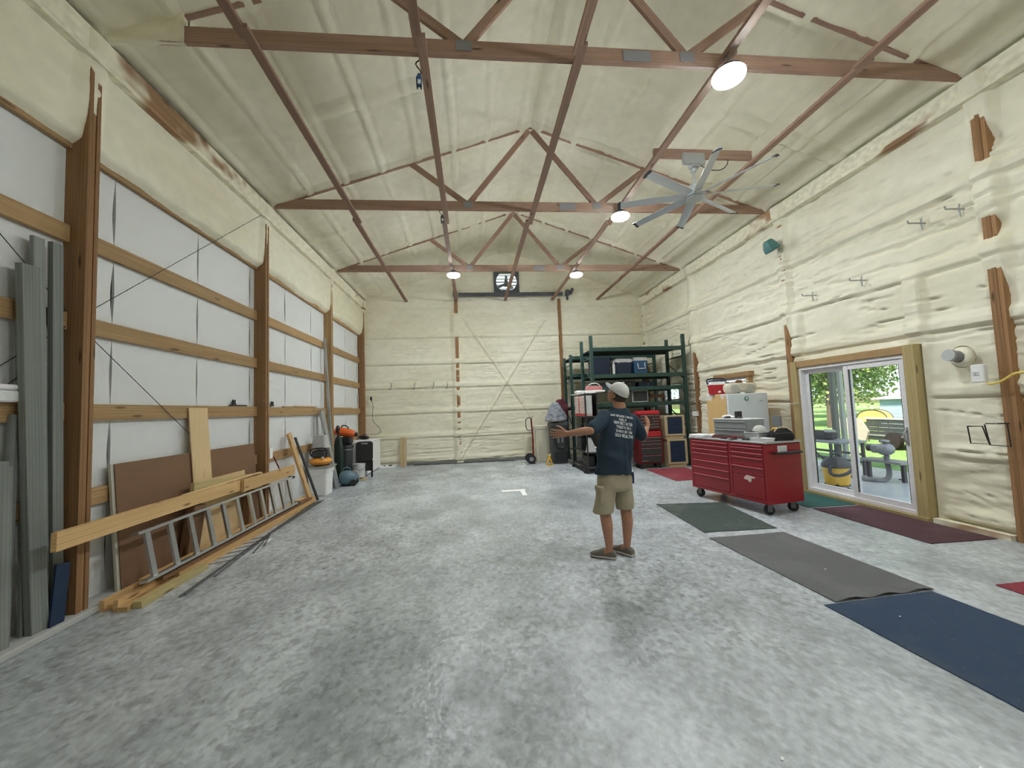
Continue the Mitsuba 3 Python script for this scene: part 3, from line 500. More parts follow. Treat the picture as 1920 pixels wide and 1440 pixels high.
obj('shed_body', box(17.99, 20.5, 12.25, 16.25, G - .03, 1.45), 'siding', t); obj('shed_roof', prism([(0, 0), (3.1, 0), (3.1, .06), (1.5, .22), (0, .06)], 4.4, plane_M((17.7, 16.45, 1.42), (1, 0, 0), (0, 0, 1))), 'pale_grey', t)
t = thing('utility_trailer', 'dark utility trailer with slatted sides standing on the lawn outside', 'trailer', loc=(13.4, 11.6, G), rz=-.12)
for k in range(5): obj('side_slat', box(-.06, -.03, -1.3, 1.15, .28 + k * .13, .28 + k * .13 + .115), 'haul_steel', t)
obj('bed', box(-.05, 1.5, -1.4, 1.25, .24, .30), 'haul_steel', t); obj('top_rail', box(-.09, .0, -1.5, 1.25, .92, .98, .01), 'pale_grey', t)
obj('lower_rail', box(-.10, -.02, -1.1, 1.9, .36, .42, .01), 'galvanized', t); obj('hull_panel', prism([(1.2, .12), (2.2, .45), (2.5, .95), (1.35, .95), (1.05, .5)], .06, plane_M((-.12, 0, 0), (0, 1, 0), (0, 0, 1))), 'beige_mesh', t)
for yy in (-.9, .1): obj('wheel', lathe([(0, -.1), (.2, -.1), (.27, -.07), (.27, .07), (.2, .1), (0, .1)], (-.12, yy, .26), 20, 'x'), 'rubber', t, 35)
t = thing('yellow_canopy', 'rounded yellow canvas canopy on hoops outside, left of the blue shed', 'canopy', loc=(15.1, 14.05, 0))
a = np.linspace(0, math.pi, 14); prof = np.c_[.60 * np.cos(a), .60 + .46 * np.sin(a) ** .7]
obj('canvas', loft([np.c_[np.full(14, xx), prof] for xx in (0, .22)]), 'canvas_yellow', t, 30)
for xx in (-.02, .24): obj('hoop', tube(np.c_[np.full(14, xx), prof * [1.01, 1.01]], .014, 6), 'steel_dark', t)
for yy in (-.59, -.2, .2, .59): obj('leg', cyl((0, yy, G - .03), (0, yy, .64), .02, 6), 'steel_dark', t)
# porch work bench with tools
t = thing('outdoor_workbench', 'grey work bench with machines on the porch, seen through the left door pane', 'workbench', loc=(8.12, 8.60, G))
obj('worktop', box(-.3, .35, -.55, 1.2, .70, .75, .006), 'galvanized', t)
for sx in (-.25, .3):
    for sy in (-.50, .3, 1.1): obj('leg', box(sx, sx + .05, sy, sy + .05, 0, .70), 'steel_dark', t)
for zz_ in (.25, .42): obj('stretcher', box(.30, .34, -.5, 1.1, zz_, zz_ + .05), 'steel_dark', t)
obj('brace', cyl((-.2, -.4, .05), (-.2, .5, .68), .02, 6), 'steel_dark', t)
t = thing('mitre_saw', 'dark bench machine lying along the porch work bench', 'power tool', loc=(8.12, 9.1, G + .75))
obj('body', [tub([(.26, 1.0, 0), (.28, 1.02, .1), (.2, .9, .2)], .05), cbox((0, -.52, .1), (.2, .25, .17), .03)], 'dark_plastic', t); obj('motor', cyl((0, -.62, .15), (0, -.40, .15), .085, 14), 'galvanized', t); obj('roller', [cyl((0, .1, .43), (0, .6, .43), .045, 12), cyl((0, .6, .2), (0, .6, .43), .015, 6)], 'grey_plastic', t)
t = thing('small_engine', 'small engine with an exhaust pipe on a stand outside the right door pane', 'engine', loc=(8.35, 7.55, G))
obj('block', [ball((0, 0, .62), .15, (1, 1, .85), 2), cbox((0, .16, .62), (.18, .2, .17), .03), cbox((0, 0, .78), (.12, .14, .06), .02)], 'galvanized', t, 40); obj('pulley', cyl((0, .24, .62), (0, .36, .62), .07, 14), 'steel_dark', t)
obj('hose', tube(curve([(0, -.02, .5), (-.1, -.12, .25), (-.28, -.22, .06), (-.5, .0, .05), (-.75, .45, .05)], 26), .045, 8), 'grey_plastic', t, True); obj('base_plate', box(-.2, .2, -.45, .5, .36, .40), 'galvanized', t)
obj('stand_leg', box(-.03, .03, -.35, -.29, 0, .36), 'steel_dark', t); obj('stand_leg', box(-.03, .03, .35, .41, 0, .36), 'steel_dark', t)
t = thing('shop_vacuum', 'yellow shop vacuum with a black lid just outside the left door pane', 'shop vacuum', loc=(7.06, 7.38, G))
obj('tank', lathe([(0, .02), (.19, .02), (.2, .05), (.225, .34), (.22, .36), (0, .36)], (0, 0, 0), 28), 'yellow_paint', t, 35); obj('lid', lathe([(.235, .35), (.24, .40), (.21, .46), (.13, .54), (.0, .56)], (0, 0, 0), 28), 'dark_plastic', t, 35)
obj('handle', tube(curve([(-.1, 0, .52), (-.05, 0, .6), (.05, 0, .6), (.1, 0, .52)], 10), .018, 8), 'black_plastic', t); obj('hose', tube(curve([(-.2, -.1, .40), (-.33, -.3, .25), (-.30, -.5, .3), (-.1, -.45, .42)], 16), .03, 8), 'dark_plastic', t, True)
for k in range(4): obj('caster', ball((.18 * math.cos(k * 1.57 + .8), .18 * math.sin(k * 1.57 + .8), .025), .025, sub=1), 'black_plastic', t)
obj('garden_hose', tube(curve([(6.9, 7.0, G + .02), (6.72, 6.5, G + .02), (6.68, 6.05, G + .02), (6.58, 5.7, G + .02), (6.38, 5.3, G + .02)], 24), .018, 6), 'dark_plastic', label='dark hose lying across the wet porch slab', cat='hose')
obj('floor_drain_cover', lathe([(0, G), (.06, G), (.06, G + .015), (0, G + .02)], (8.57, 7.46, 0), 14), 'steel_dark', label='small dark fitting set in the porch slab', cat='drain cover')
t = thing('paddock_table', 'low pale table on the porch behind the shop vacuum', 'table', loc=(7.25, 8.45, G)); obj('top', tub([(.5, .8, .24), (.52, .82, .27)], .1), 'pale_grey', t)
for sx in (-.24, .24):
    for sy in (-.36, .36): obj('leg', cyl((sx, sy, 0), (sx, sy, .24), .02, 8), 'steel_dark', t)
# ------------------------------------------------------------------ left side: leaning boards, ladder, lumber
def gb(p0, p1, w, t, lab):
    board('grey_plank', p0, p1, w, t, 'grey_board', up=(0, 1, 0), label=lab, cat='plank', bow=rng.uniform(-.006, .006), group='weathered grey planks at the far left')
gb((-3.335, 3.50, .003), (-3.362, 3.365, 2.84), .125, .05, 'thick weathered grey plank standing frontmost of the grey planks at the far left')
gb((-3.40, 3.60, .003), (-3.395, 3.46, 3.10), .085, .03, 'tall weathered grey plank behind the thick one, left of the tallest two')
gb((-3.385, 3.69, .003), (-3.37, 3.575, 3.10), .085, .04, 'tall weathered grey plank next to the first wooden post')
gb((-3.395, 3.33, .003), (-3.405, 3.36, 1.70), .06, .03, 'shorter weathered grey plank just left of the thick grey plank')
gb((-3.33, 3.245, .003), (-3.405, 3.30, 1.36), .10, .03, 'shortest grey plank with a slanted top near the left edge')
gb((-3.28, 3.06, .003), (-3.40, 3.12, 1.02), .09, .03, 'grey plank cut off by the left edge of the picture')
gb((-3.385, 3.435, .003), (-3.395, 3.425, 2.30), .03, .025, 'thin grey plank half hidden behind the thick grey plank')
board('navy_board', (-3.29, 3.585, .003), (-3.325, 3.665, .50), .11, .015, 'blue_panel', up=(0, 1, 0), label='small dark navy board leaning at the foot of the first wooden post', cat='board')
obj('foam_strip', box(-3.465, -3.37, 2.2, 3.36, 1.79, 1.875, .01), 'panel_white', label='white foam strip lying on the girt at the left edge', cat='foam strip')
obj('white_tube', cyl((-3.39, 2.3, 1.90), (-3.39, 3.34, 1.90), .022, 14), 'vinyl_white', label='white tube lying on the foam strip at the left edge', cat='tube')

obj('hardboard_sheet', rot(box(-3.305, -3.30, 4.20, 6.64, .006, 1.226), (0, 1, 0), -.075, (-3.30, 0, 0)), 'hardboard', label='large brown hardboard sheet leaning on the bare left wall', cat='sheet')
obj('insulation_sheet', rot(box(-3.335, -3.312, 4.17, 6.60, .006, 1.226), (0, 1, 0), -.075, (-3.30, 0, 0)), 'pale_core', label='pale sheet standing right behind the brown hardboard', cat='sheet')
Lp = Polygon([(5.22, .0), (6.30, .0), (6.30, .86), (5.56, .86), (5.56, 1.76), (5.22, 1.76)])
obj('plywood_piece', rot(prism(Lp, .012, plane_M((-3.292, 0, .006), (0, 1, 0), (0, 0, 1))), (0, 1, 0), -.072, (-3.292, 0, 0)), 'pale_ply', label='pale L-shaped plywood piece in front of the brown hardboard', cat='plywood', uv=None)
board('treated_plank', (-3.235, 5.02, .765), (-3.245, 6.55, .66), .25, .045, 'treated_wood', label='greenish treated plank on edge behind the ladder', cat='plank')
board('thin_batten', (-3.165, 4.78, .80), (-3.20, 6.45, .80), .012, .05, 'pale_ply', label='thin pale batten lying on top of the greenish plank', cat='batten')
board('lumber_plank', (-3.105, 3.35, .745), (-3.175, 6.35, .70), .14, .04, 'lumber', label='long yellow plank on edge above the ladder, its end at the first post', cat='plank', bow=.012)
board('lumber_plank', (-3.115, 5.82, .705), (-3.15, 7.46, .695), .16, .04, 'lumber', label='yellow plank on edge meeting the upright leaning board', cat='plank')
board('lumber_plank', (-3.09, 7.98, .10), (-3.36, 7.74, 1.31), .135, .04, 'lumber', up=(0, 1, 0), label='upright yellow board leaning against the left wall girt', cat='plank')
board('support_block', (-3.26, 5.0, .006), (-3.20, 5.05, .64), .2, .09, 'dark_board', up=(0, 1, 0), label='dark upright block holding the planks up behind the ladder', cat='block'); board('support_block', (-3.24, 6.2, .006), (-3.20, 6.2, .58), .2, .09, 'dark_board', up=(0, 1, 0), label='dark upright block under the far end of the greenish plank', cat='block')
for k, (x, z, w_, t_, ya, yb, m, l) in enumerate((
    (-3.225, .045, .09, .038, 3.90, 8.15, 'lumber', 'yellow stud on edge, nearest the wall in the floor pile'), (-3.165, .019, .038, .08, 3.93, 8.10, 'lumber', 'yellow stud lying flat in the groove of the floor pile'),
    (-3.10, .045, .09, .038, 3.88, 8.20, 'lumber', 'yellow stud on edge in the middle of the floor pile'), (-3.035, .019, .038, .09, 3.86, 8.02, 'lumber', 'yellow stud lying flat at the front of the floor pile'),
    (-3.155, .11, .038, .09, 4.25, 8.10, 'lumber', 'yellow stud lying flat on the upper layer of the floor pile'), (-3.05, .0585, .038, .085, 4.5, 8.05, 'lumber', 'yellow stud on top of the front stud under the ladder'),
    (-3.06, .098, .038, .085, 4.3, 7.9, 'dark_board', 'dark stud directly under the aluminium ladder'), (-2.945, .03, .055, .075, 3.90, 4.78, 'treated_wood', 'short greyish stud on the floor in front of the yellow pile'))):
    board('floor_stud', (x, ya, z), (x + (.0 if k > 6 else .06 * 0), yb, z), w_, t_, m, label=l, cat='stud')
# ladder on its side
t = thing('aluminium_ladder', 'aluminium ladder lying on its side on the lumber pile', 'ladder')
lb, lt = np.array([-3.03, 0, .155]), np.array([-3.115, 0, .585]); yA, yB_ = 4.08, 7.26; n_ = lt - lb; n_ = n_ / np.linalg.norm(n_)
for P_ in (lb, lt):
    board('side_rail', (P_[0], yA, P_[2]), (P_[0], yB_, P_[2]), .075, .026, 'aluminium', t, up=np.cross(n_, (0, 1, 0)))
for k in range(11):
    y = yA + .13 + k * .293; board('rung', lb + [0, y, 0], lt + [0, y, 0], .055, .028, 'aluminium', t, up=(0, 1, .35))
for P_ in (lb, lt): obj('foot', cbox((P_[0], yB_ + .03, P_[2]), (.09, .07, .04), .01), 'black_plastic', t)
t = thing('steel_rods', 'bundle of thin dark steel rods lying on the floor beside the pile', 'steel rods')
for k in range(6):
    a, b = rng.uniform(-.03, .03, 2); obj('rod', tube([(-2.70 + .035 * k * .4 - .02 + a * .3, 4.08 + .22 * (k % 3) + (.9 if k > 3 else 0), .008 + .012 * (k % 2)), (-2.86 + a, 6.0, .012), (-3.0 + .02 * k + b * .3, 7.9 + .05 * k, .01)], .0075, 6), 'steel_dark', t)
for k in range(6):
    y = 5.0 + k * .16; obj('short_rod', cyl((-2.98 + .01 * k, y - .12, .012 + .004 * k), (-2.72 - .01 * k, y + .02, .012 + .004 * k), .004, 5), 'steel_dark', t)
obj('paper_scrap', TM([[-2.80, 5.60, .003], [-2.69, 5.62, .003], [-2.70, 5.76, .012], [-2.79, 5.74, .004]], [[0, 1, 2], [0, 2, 3]]), 'paper', label='white paper scrap on the floor beside the steel rods', cat='paper')
obj('dark_pole', tube([(-2.985, 8.10, .02), (-3.18, 8.08, .62), (-3.375, 8.05, 1.22)], .024, 10), 'dark_plastic', label='dark brown pole leaning beside the upright yellow board', cat='pole')
# bin with compressor
t = thing('storage_bin', 'pale grey bin with the orange compressor on top', 'bin', loc=(-3.185, 8.80, 0))
obj('body', tub([(.36, .36, .004), (.40, .40, .50)], .05), 'white_plastic', t, 35); obj('rim', tub([(.43, .43, .46), (.44, .44, .52), (.43, .43, .545)], .05), 'white_plastic', t, 35); obj('handle', [cbox((0, -.225, .44), (.14, .02, .04), .008)], 'white_plastic', t)
obj('metal_tray', [tub([(.46, .46, .545), (.52, .52, .555), (.53, .53, .585)], .08, (-3.185, 8.80, 0))], 'galvanized', label='shallow metal tray between the pale bin and the compressor', cat='tray')
t = thing('pancake_compressor', 'orange pancake air compressor on the pale bin by the left wall', 'air compressor', loc=(-3.185, 8.80, .585))
obj('tank', lathe([(0, .02), (.14, .02), (.20, .05), (.225, .09), (.20, .135), (.14, .16), (0, .165)], n=28), 'orange_paint', t, 40)
obj('motor', [tub([(.24, .2, .16), (.30, .26, .2), (.28, .24, .30), (.2, .16, .32)], .05)], 'dark_plastic', t, 30); obj('roll_bar', tube(curve([(-.14, -.1, .2), (-.14, -.1, .34), (0, -.1, .36), (.14, -.1, .34), (.14, -.1, .2)], 18), .014, 8), 'black_plastic', t)
obj('foot', cbox((0, -.12, .012), (.05, .05, .024), .008), 'rubber', t); obj('foot', cbox((.12, .08, .012), (.05, .05, .024), .008), 'rubber', t); obj('foot', cbox((-.12, .08, .012), (.05, .05, .024), .008), 'rubber', t)
obj('gauge', [cyl((.1, -.15, .17), (.1, -.19, .17), .025, 12)], 'pale_grey', t)
obj('clear_tub', [tub([(.30, .26, .0), (.24, .2, .26)], .05, (-3.20, 8.86, .945)), tub([(.33, .29, 0), (.33, .29, .02)], .05, (-3.20, 8.86, .945))], 'clear_grey', label='upturned clear plastic tub on top of the compressor', cat='tub', smooth=35)
t = thing('step_stool', 'small white plastic step stool right of the pale bin', 'step stool', loc=(-3.24, 9.20, 0))
obj('top', tub([(.26, .24, .26), (.27, .25, .30)], .03), 'white_plastic', t, 35)
for sx in (-.1, .1):
    obj('side', [cbox((sx, 0, .13), (.025, .28, .26), .008)], 'white_plastic', t)
for k, (p0, p1, l) in enumerate((((-3.02, 9.36, .003), (-3.33, 9.22, 1.72), 'grey metal gutter leaning beside the third post, nearest the bins'), ((-3.10, 9.52, .003), (-3.36, 9.40, 1.75), 'grey metal gutter leaning right behind the first gutter'), ((-3.22, 9.70, .003), (-3.38, 9.64, 3.4), 'long thin grey conduit standing against the third post'))):
    board('metal_gutter', p0, p1, (.13, .11, .045)[k], .05, 'galvanized', up=(0, 1, 0), label=l, cat='gutter')
# upright vacuum, can, blower
t = thing('upright_vacuum', 'dark green upright vacuum cleaner standing right of the third post', 'vacuum cleaner', loc=(-3.265, 10.16, 0))
obj('base', tub([(.30, .34, .01), (.31, .35, .06), (.26, .28, .13)], .05), 'black_plastic', t, 35); obj('bag', loft([np.c_[rrect(w_, d_, .05) + [0, o], np.full(20, z)] for w_, d_, z, o in ((.14, .12, .14, 0), (.22, .20, .35, 0), (.22, .19, .75, .02), (.15, .12, 1.05, .03), (.06, .06, 1.12, .03))]), 'dark_green', t, 35)
obj('handle', tube(curve([(-.02, .07, .1), (-.02, .1, .8), (-.02, .08, 1.2), (-.01, .04, 1.33)], 20), .017, 8), 'black_plastic', t, True); obj('grip', tube(curve([(-.01, .06, 1.24), (.0, -.02, 1.33), (.01, -.07, 1.30), (.0, -.04, 1.2)], 14), .035, 10), 'black_plastic', t, True); obj('pale_tube', cyl((-.08, -.10, .3), (-.09, -.09, .85), .018, 8), 'pale_grey', t)
t = thing('trash_can', 'black trash can under the orange blower', 'trash can', loc=(-3.19, 10.54, 0))
obj('body', lathe([(0, .004), (.13, .004), (.155, .80), (0, .80)], n=24), 'dark_plastic', t, 35); obj('rim', lathe([(.15, .78), (.175, .79), (.175, .83), (.15, .84)], n=24), 'dark_plastic', t, 35); obj('shiny_band', lathe([(.153, .745), (.158, .745), (.158, .765), (.153, .765)], n=24), 'galvanized', t, 35); obj('lid', lathe([(.17, .835), (.16, .86), (.1, .885), (0, .89)], n=24), 'black_plastic', t, 35)
t = thing('torpedo_blower', 'orange blower with a black base on top of the black trash can', 'blower', loc=(-3.19, 10.54, .892))
obj('base', tub([(.25, .24, .0), (.27, .26, .03), (.25, .24, .17)], .03), 'black_plastic', t, 35); B_ = lathe([(0, -.24), (.085, -.24), (.105, -.2), (.11, 0), (.10, .15), (.065, .24), (0, .24)], n=22, axis='x'); B_ = rot(B_, (0, 1, 0), .22); obj('barrel', mv(B_, (-.02, 0, .28)), 'orange_plastic', t, 35)
obj('nozzle', mv(rot(lathe([(0, .23), (.06, .23), (.045, .30), (0, .30)], n=16, axis='x'), (0, 1, 0), .22), (-.02, 0, .28)), 'black_plastic', t, 35); obj('handle', tube(curve([(-.12, 0, .40), (-.09, 0, .45), (.02, 0, .43), (.05, 0, .37)], 12), .014, 8), 'black_plastic', t, True)
t = thing('canister_vacuum', 'blue-grey round canister on the floor in front of the third post', 'canister', loc=(-2.93, 9.68, 0), rz=.15)
obj("body", lathe([(0, -.15), (.10, -.15), (.155, -.10), (.17, 0), (.155, .10), (.09, .2), (0, .22)], (0, 0, .176), n=24, axis="x"), "blue_grey", t, 40)
obj('handle', tube(curve([(-.08, 0, .34), (-.06, 0, .39), (.06, 0, .39), (.08, 0, .34)], 12), .013, 8), 'blue_grey', t, True); obj('wheel', lathe([(0, -.02), (.07, -.02), (.07, .02), (0, .02)], (.16, -.15, .071), 18, 'y'), 'black_plastic', t, 35); obj('wheel', lathe([(0, -.02), (.07, -.02), (.07, .02), (0, .02)], (.16, .15, .071), 18, 'y'), 'black_plastic', t, 35); obj('skid', cbox((0, 0, .01), (.26, .2, .02), .006), 'black_plastic', t)
t = thing('spray_can_tank', 'small blue-grey tank behind the round canister', 'tank', loc=(-2.84, 9.98, 0)); obj('body', lathe([(0, .005), (.09, .005), (.10, .05), (.095, .16), (.05, .21), (0, .22)], n=20), 'blue_grey', t, 40); obj('handle', tube(curve([(-.06, 0, .19), (-.05, 0, .27), (.05, 0, .27), (.06, 0, .19)], 12), .012, 8), 'pale_grey', t, True)
t = thing('metal_bucket', 'pale metal bucket in front of the black folded chair', 'bucket', loc=(-2.86, 10.41, .034)); obj('body', lathe([(0, .003), (.135, .035), (.155, .36), (.15, .36), (.13, .05), (0, .05)], n=26), 'pale_grey', t, 35); obj('rim', lathe([(.150, .35), (.162, .355), (.15, .37)], n=26), 'galvanized', t, 35); obj('bail', tube(curve([(-.155, 0, .33), (-.12, -.12, .24), (0, -.165, .22), (.12, -.12, .24), (.155, 0, .33)], 18), .005, 6), 'steel_dark', t)
obj('wood_offcut', box(-3.0, -2.69, 10.24, 10.56, .004, .034, .004), 'tan_wood', label='flat wood offcut under the metal bucket', cat='offcut')
t = thing('folded_chair', 'black plastic folding chair folded against the white cabinet', 'chair', loc=(-2.83, 10.78, 0), rz=.12)
sh = Polygon(np.r_[rrect(.42, .5, .07)]).difference(Polygon(rrect(.16, .035, .015) + [0, .20])); Mx = trimesh.transformations.rotation_matrix(-.14, (1, 0, 0))
def lean(m): m = m.copy(); m.apply_transform(Mx); return m
obj('backrest', lean(mv(prism(sh, .03, plane_M((0, 0, 0), (1, 0, 0), (0, 0, 1))), (0, 0, .66))), 'black_plastic', t)
obj('seat', lean(mv(tub([(.36, .03, 0), (.40, .035, .2), (.38, .03, .26)], .015), (0, .04, .16))), 'black_plastic', t)
for sx in (-1, 1):
    obj('leg', lean(cbox((sx * .195, 0, .21), (.035, .03, .42), .008)), 'black_plastic', t); obj('leg', lean(cyl((sx * .17, .06, .01), (sx * .18, .03, .85), .012, 8)), 'black_plastic', t)
t = thing('white_cabinet', 'white drawer cabinet in the far left corner', 'cabinet')
cx0, cx1, cy0, cy1, cz1 = -3.38, -2.83, 11.12, 12.62, .88
obj('carcass', box(cx0, cx1 - .02, cy0, cy1, .012, cz1 - .03, .004), 'pale_grey', t); obj('top', box(cx0, cx1 + .01, cy0 - .01, cy1, cz1 - .03, cz1, .006), 'white_plastic', t)
for c_, (ya, yb) in enumerate(((cy0 + .01, cy0 + .62), (cy0 + .64, cy1 - .01))):
    if c_ == 0:
        for k in range(4):
            dz = (cz1 - .06) / 4; d_ = obj('drawer', box(cx1 - .02, cx1, ya, yb, .03 + k * dz, .03 + (k + 1) * dz - .008, .003), 'white_plastic', t); obj('handle', [cbox((cx1 + .018, (ya + yb) / 2, .03 + (k + .62) * dz), (.012, .14, .012), .004), cbox((cx1 + .008, (ya + yb) / 2 - .06, .03 + (k + .62) * dz), (.02, .01, .01)), cbox((cx1 + .008, (ya + yb) / 2 + .06, .03 + (k + .62) * dz), (.02, .01, .01))], 'galvanized', d_)
    else: obj('door', box(cx1 - .02, cx1, ya, yb, .03, cz1 - .04, .003), 'white_plastic', t)
t = thing('cable_tray', 'white tray full of dark cables on the white cabinet', 'tray', loc=(-3.02, 11.45, cz1)); obj('tray', [tub([(.40, .30, .003), (.44, .34, .05), (.42, .32, .05), (.38, .28, .012)], .04)], 'white_plastic', t, 30)
r2 = np.random.default_rng(3)
for k in range(5): obj('cable', tube(curve(np.c_[r2.uniform(-.15, .15, 7), r2.uniform(-.1, .1, 7), r2.uniform(.05, .15, 7)], 40), .008, 6), 'wire_black', t, True)
t = thing('power_adapter', 'dark adapter with a short stub standing at the rear of the white cabinet', 'adapter', loc=(-3.16, 12.0, cz1)); obj('box', cbox((0, 0, .05), (.07, .07, .1), .01), 'dark_plastic', t); obj('stub', cyl((0, 0, .1), (0, 0, .17), .01, 8), 'black_plastic', t)
t = thing('extension_lead', 'dark plug and cord hanging down the back wall beside the left corner', 'cord'); obj('plug', cbox((-3.10, YB - .10, 2.08), (.05, .05, .12), .008), 'black_plastic', t); obj('cord', tube(curve([(-3.10, YB - .10, 2.02), (-3.07, YB - .09, 1.6), (-3.03, YB - .09, 1.35), (-2.86, YB - .08, 1.16), (-2.84, YB - .09, 1.06), (-3.0, YB - .12, .99), (-3.05, 12.3, .93)], 30), .007, 6), 'wire_black', t, True)
board('short_board', (-2.19, 12.60, .003), (-2.20, 12.68, .86), .10, .035, 'pale_ply', up=(1, 0, 0), label='short pale board leaning on the back wall, left of the pair', cat='board'); board('short_board', (-2.09, 12.56, .003), (-2.10, 12.67, .86), .085, .035, 'tan_wood', up=(1, 0, 0), label='short tan board leaning on the back wall, right of the pair', cat='board')
t = thing('floor_box', 'flat white box with black spots on the floor by the back wall', 'box', loc=(-2.62, 12.55, 0)); obj('body', tub([(.46, .2, .003), (.44, .18, .04)], .03), 'white_plastic', t, 30); obj('black_knob', cbox((.1, -.03, .055), (.09, .07, .03), .008), 'black_plastic', t); obj('black_knob', cbox((-.08, 0, .05), (.05, .05, .02), .008), 'black_plastic', t)
t = thing('rubbish_strip', 'thin dark strip of rubbish along the foot of the back wall', 'rubbish strip'); 
for k, x in enumerate(np.arange(-1.85, 1.2, .34)): obj('scrap', tube(curve([(x, 12.60 + .03 * math.sin(k * 2.1), .012), (x + .13, 12.58 + .02 * math.cos(k), .02), (x + .36, 12.61 - .02 * (k % 2), .012)], 8), .012, 5), 'dark_plastic', t)
for x, dz, l in ((-2.49, 0, 'wire hook on the back wall, first from the left'), (-1.78, -.02, 'wire hook on the back wall, second from the left'), (-1.20, 0, 'wire hook on the back wall, third from the left'), (-0.78, -.02, 'wire hook on the back wall, nearest the left door post')):
    obj('wall_hook', tube(curve([(x, YB - .02, 2.52 + dz), (x, YB - .10, 2.52 + dz), (x + .005, YB - .12, 2.42 + dz), (x - .03, YB - .15, 2.33 + dz), (x - .05, YB - .18, 2.36 + dz)], 14), .008, 6), 'steel_dark', label=l, cat='hook')
# things lying on the girts
for y, s, l in ((6.42, 1, 'black clamp lying on the girt left of the second post'), (7.02, -1, 'black clamp lying on the girt right of the second post')):
    t = thing('bar_clamp', l, 'clamp', loc=(-3.445, y, 1.795)); obj('bar', cbox((0, -.1 * s, .010), (.012, .44 if s > 0 else .2, .018)), 'black_plastic', t); obj('jaw', prism([(-.04, 0), (.05, 0), (.02, .05), (.03, .08), (-.01, .05), (-.03, .08)], .02, plane_M((-.01, -.26 * s + .05, .012), (0, 1, 0), (0, 0, 1))), 'black_plastic', t)
for k, (ya, yb, z, l) in enumerate(((7.72, 9.05, 1.80, 'long brown stick lying on the girt left of the third post'), (8.2, 9.3, 1.813, 'second brown stick lying on the girt left of the third post'), (10.1, 11.9, 1.80, 'brown stick lying on the girt right of the third post'))):
    board('loose_stick', (-3.445, ya, z + .0), (-3.44, yb, z), .015, .03, 'girt_wood', label=l, cat='stick')
# thin diagonal cables
for a, b, l in (((3.88, 2.58), (6.68, 4.90), 'thin cable slanting up from the first post to the second post top'), ((3.88, 2.44), (5.72, 1.10), 'thin cable slanting down from the first post towards the brown hardboard'), ((2.6, 3.60), (3.72, 2.57), 'thin cable slanting down at the left edge above the grey planks'), ((2.6, 1.50), (3.72, 2.44), 'upper thin cable rising to the first post at the left edge'), ((2.6, 1.28), (3.5, 2.09), 'lower thin cable rising behind the grey planks at the left edge')):
    obj('brace_cable', cyl((-3.412, a[0], a[1]), (-3.412 if b[1] < 4.5 else -3.27, b[0], b[1]), .0035, 5), 'wire_black', label=l, cat='cable')
obj('outlet_card', cbox((-3.30, 6.98, 1.03), (.012, .10, .17), .003), 'paper', label='small white card hanging right of the second post', cat='card'); obj('thin_tool', tube(curve([(-3.36, 7.02, 1.10), (-3.3, 7.12, .9), (-3.25, 7.22, .66)], 10), .010, 6), 'dark_red', label='thin dark red tool hanging right of the second post', cat='tool')
# ------------------------------------------------------------------ floor mats and tape
def rug(name, pts, m, lab, t=.007, curl=None):
    P = np.array(pts, float); n = 24; u = np.linspace(0, 1, n); U, V = np.meshgrid(u, u, indexing='ij')
    q = (P[0] * ((1 - U) * (1 - V))[..., None] + P[1] * (U * (1 - V))[..., None] + P[2] * (U * V)[..., None] + P[3] * ((1 - U) * V)[..., None])
    ed = np.minimum(np.minimum(U, 1 - U), np.minimum(V, 1 - V))
    z = t + .0025 * meshkit.fbm(np.stack([q[..., 0] * 3, q[..., 1] * 3, U * 0], -1), 2) + (0 if curl is None else curl(U, V))
    q = q + .006 * (meshkit.noise(np.stack([q[..., 0] * 7, q[..., 1] * 7, U * 0], -1)) - .5)[..., None]
    top = np.c_[q.reshape(-1, 2), z.ravel()]; bot = np.c_[q.reshape(-1, 2), (z - t + .001).ravel()]
    i = (np.arange(n - 1)[:, None] * n + np.arange(n - 1)).ravel(); f = np.vstack([np.stack([i, i + n, i + n + 1], 1), np.stack([i, i + n + 1, i + 1], 1)])
    rim = np.r_[np.arange(n) * n, (n - 1) * n + np.arange(1, n), (np.arange(n - 2, -1, -1)) * n + n - 1, np.arange(n - 2, 0, -1)]; j = np.roll(rim, -1); N = n * n
    F = np.vstack([f, f[:, ::-1] + N, np.stack([rim, rim + N, j], 1), np.stack([j, rim + N, j + N], 1)])
    me = TM(np.vstack([top, bot]), F)
    if me.volume < 0: me = TM(me.vertices, me.faces[:, ::-1])
    return obj('floor_mat', me, m, label=lab, cat='mat')
rug('m', [(2.85, 6.285), (2.77, 4.81), (3.705, 4.78), (3.87, 6.15)], 'rug_green', 'dark green floor mat left of and partly under the big red tool cabinet')
rug('m', [(2.71, 4.60), (2.765, 3.0), (3.69, 3.05), (3.66, 4.62)], 'rug_grey', 'charcoal grey floor mat between the green and the navy mats', curl=lambda U, V: .02 * np.exp(-((U - 1) / .05) ** 2) * np.sin(V * 9) ** 2)
rug('m', [(2.645, 2.975), (2.70, 1.15), (3.72, 1.15), (3.64, 3.03)], 'rug_navy', 'long navy blue floor mat at the lower right corner', t=.005)
rug('m', [(4.84, 5.50), (4.80, 3.955), (5.60, 3.945), (5.60, 5.50)], 'rug_maroon', 'dark maroon floor mat right in front of the sliding door')
rug('m', [(4.80, 6.9), (4.84, 5.56), (5.60, 5.56), (5.60, 6.9)], 'rug_teal', 'teal green floor mat between the red tool cabinet and the sliding door')
rug('m', [(4.24, 3.035), (4.24, 1.3), (5.2, 1.3), (5.2, 3.06)], 'rug_red', 'maroon red floor mat cut off by the right edge')
rug('m', [(4.15, 9.62), (4.10, 8.04), (5.10, 8.10), (5.15, 9.62)], 'rug_red', 'red floor mat in front of the black and red tool chest')
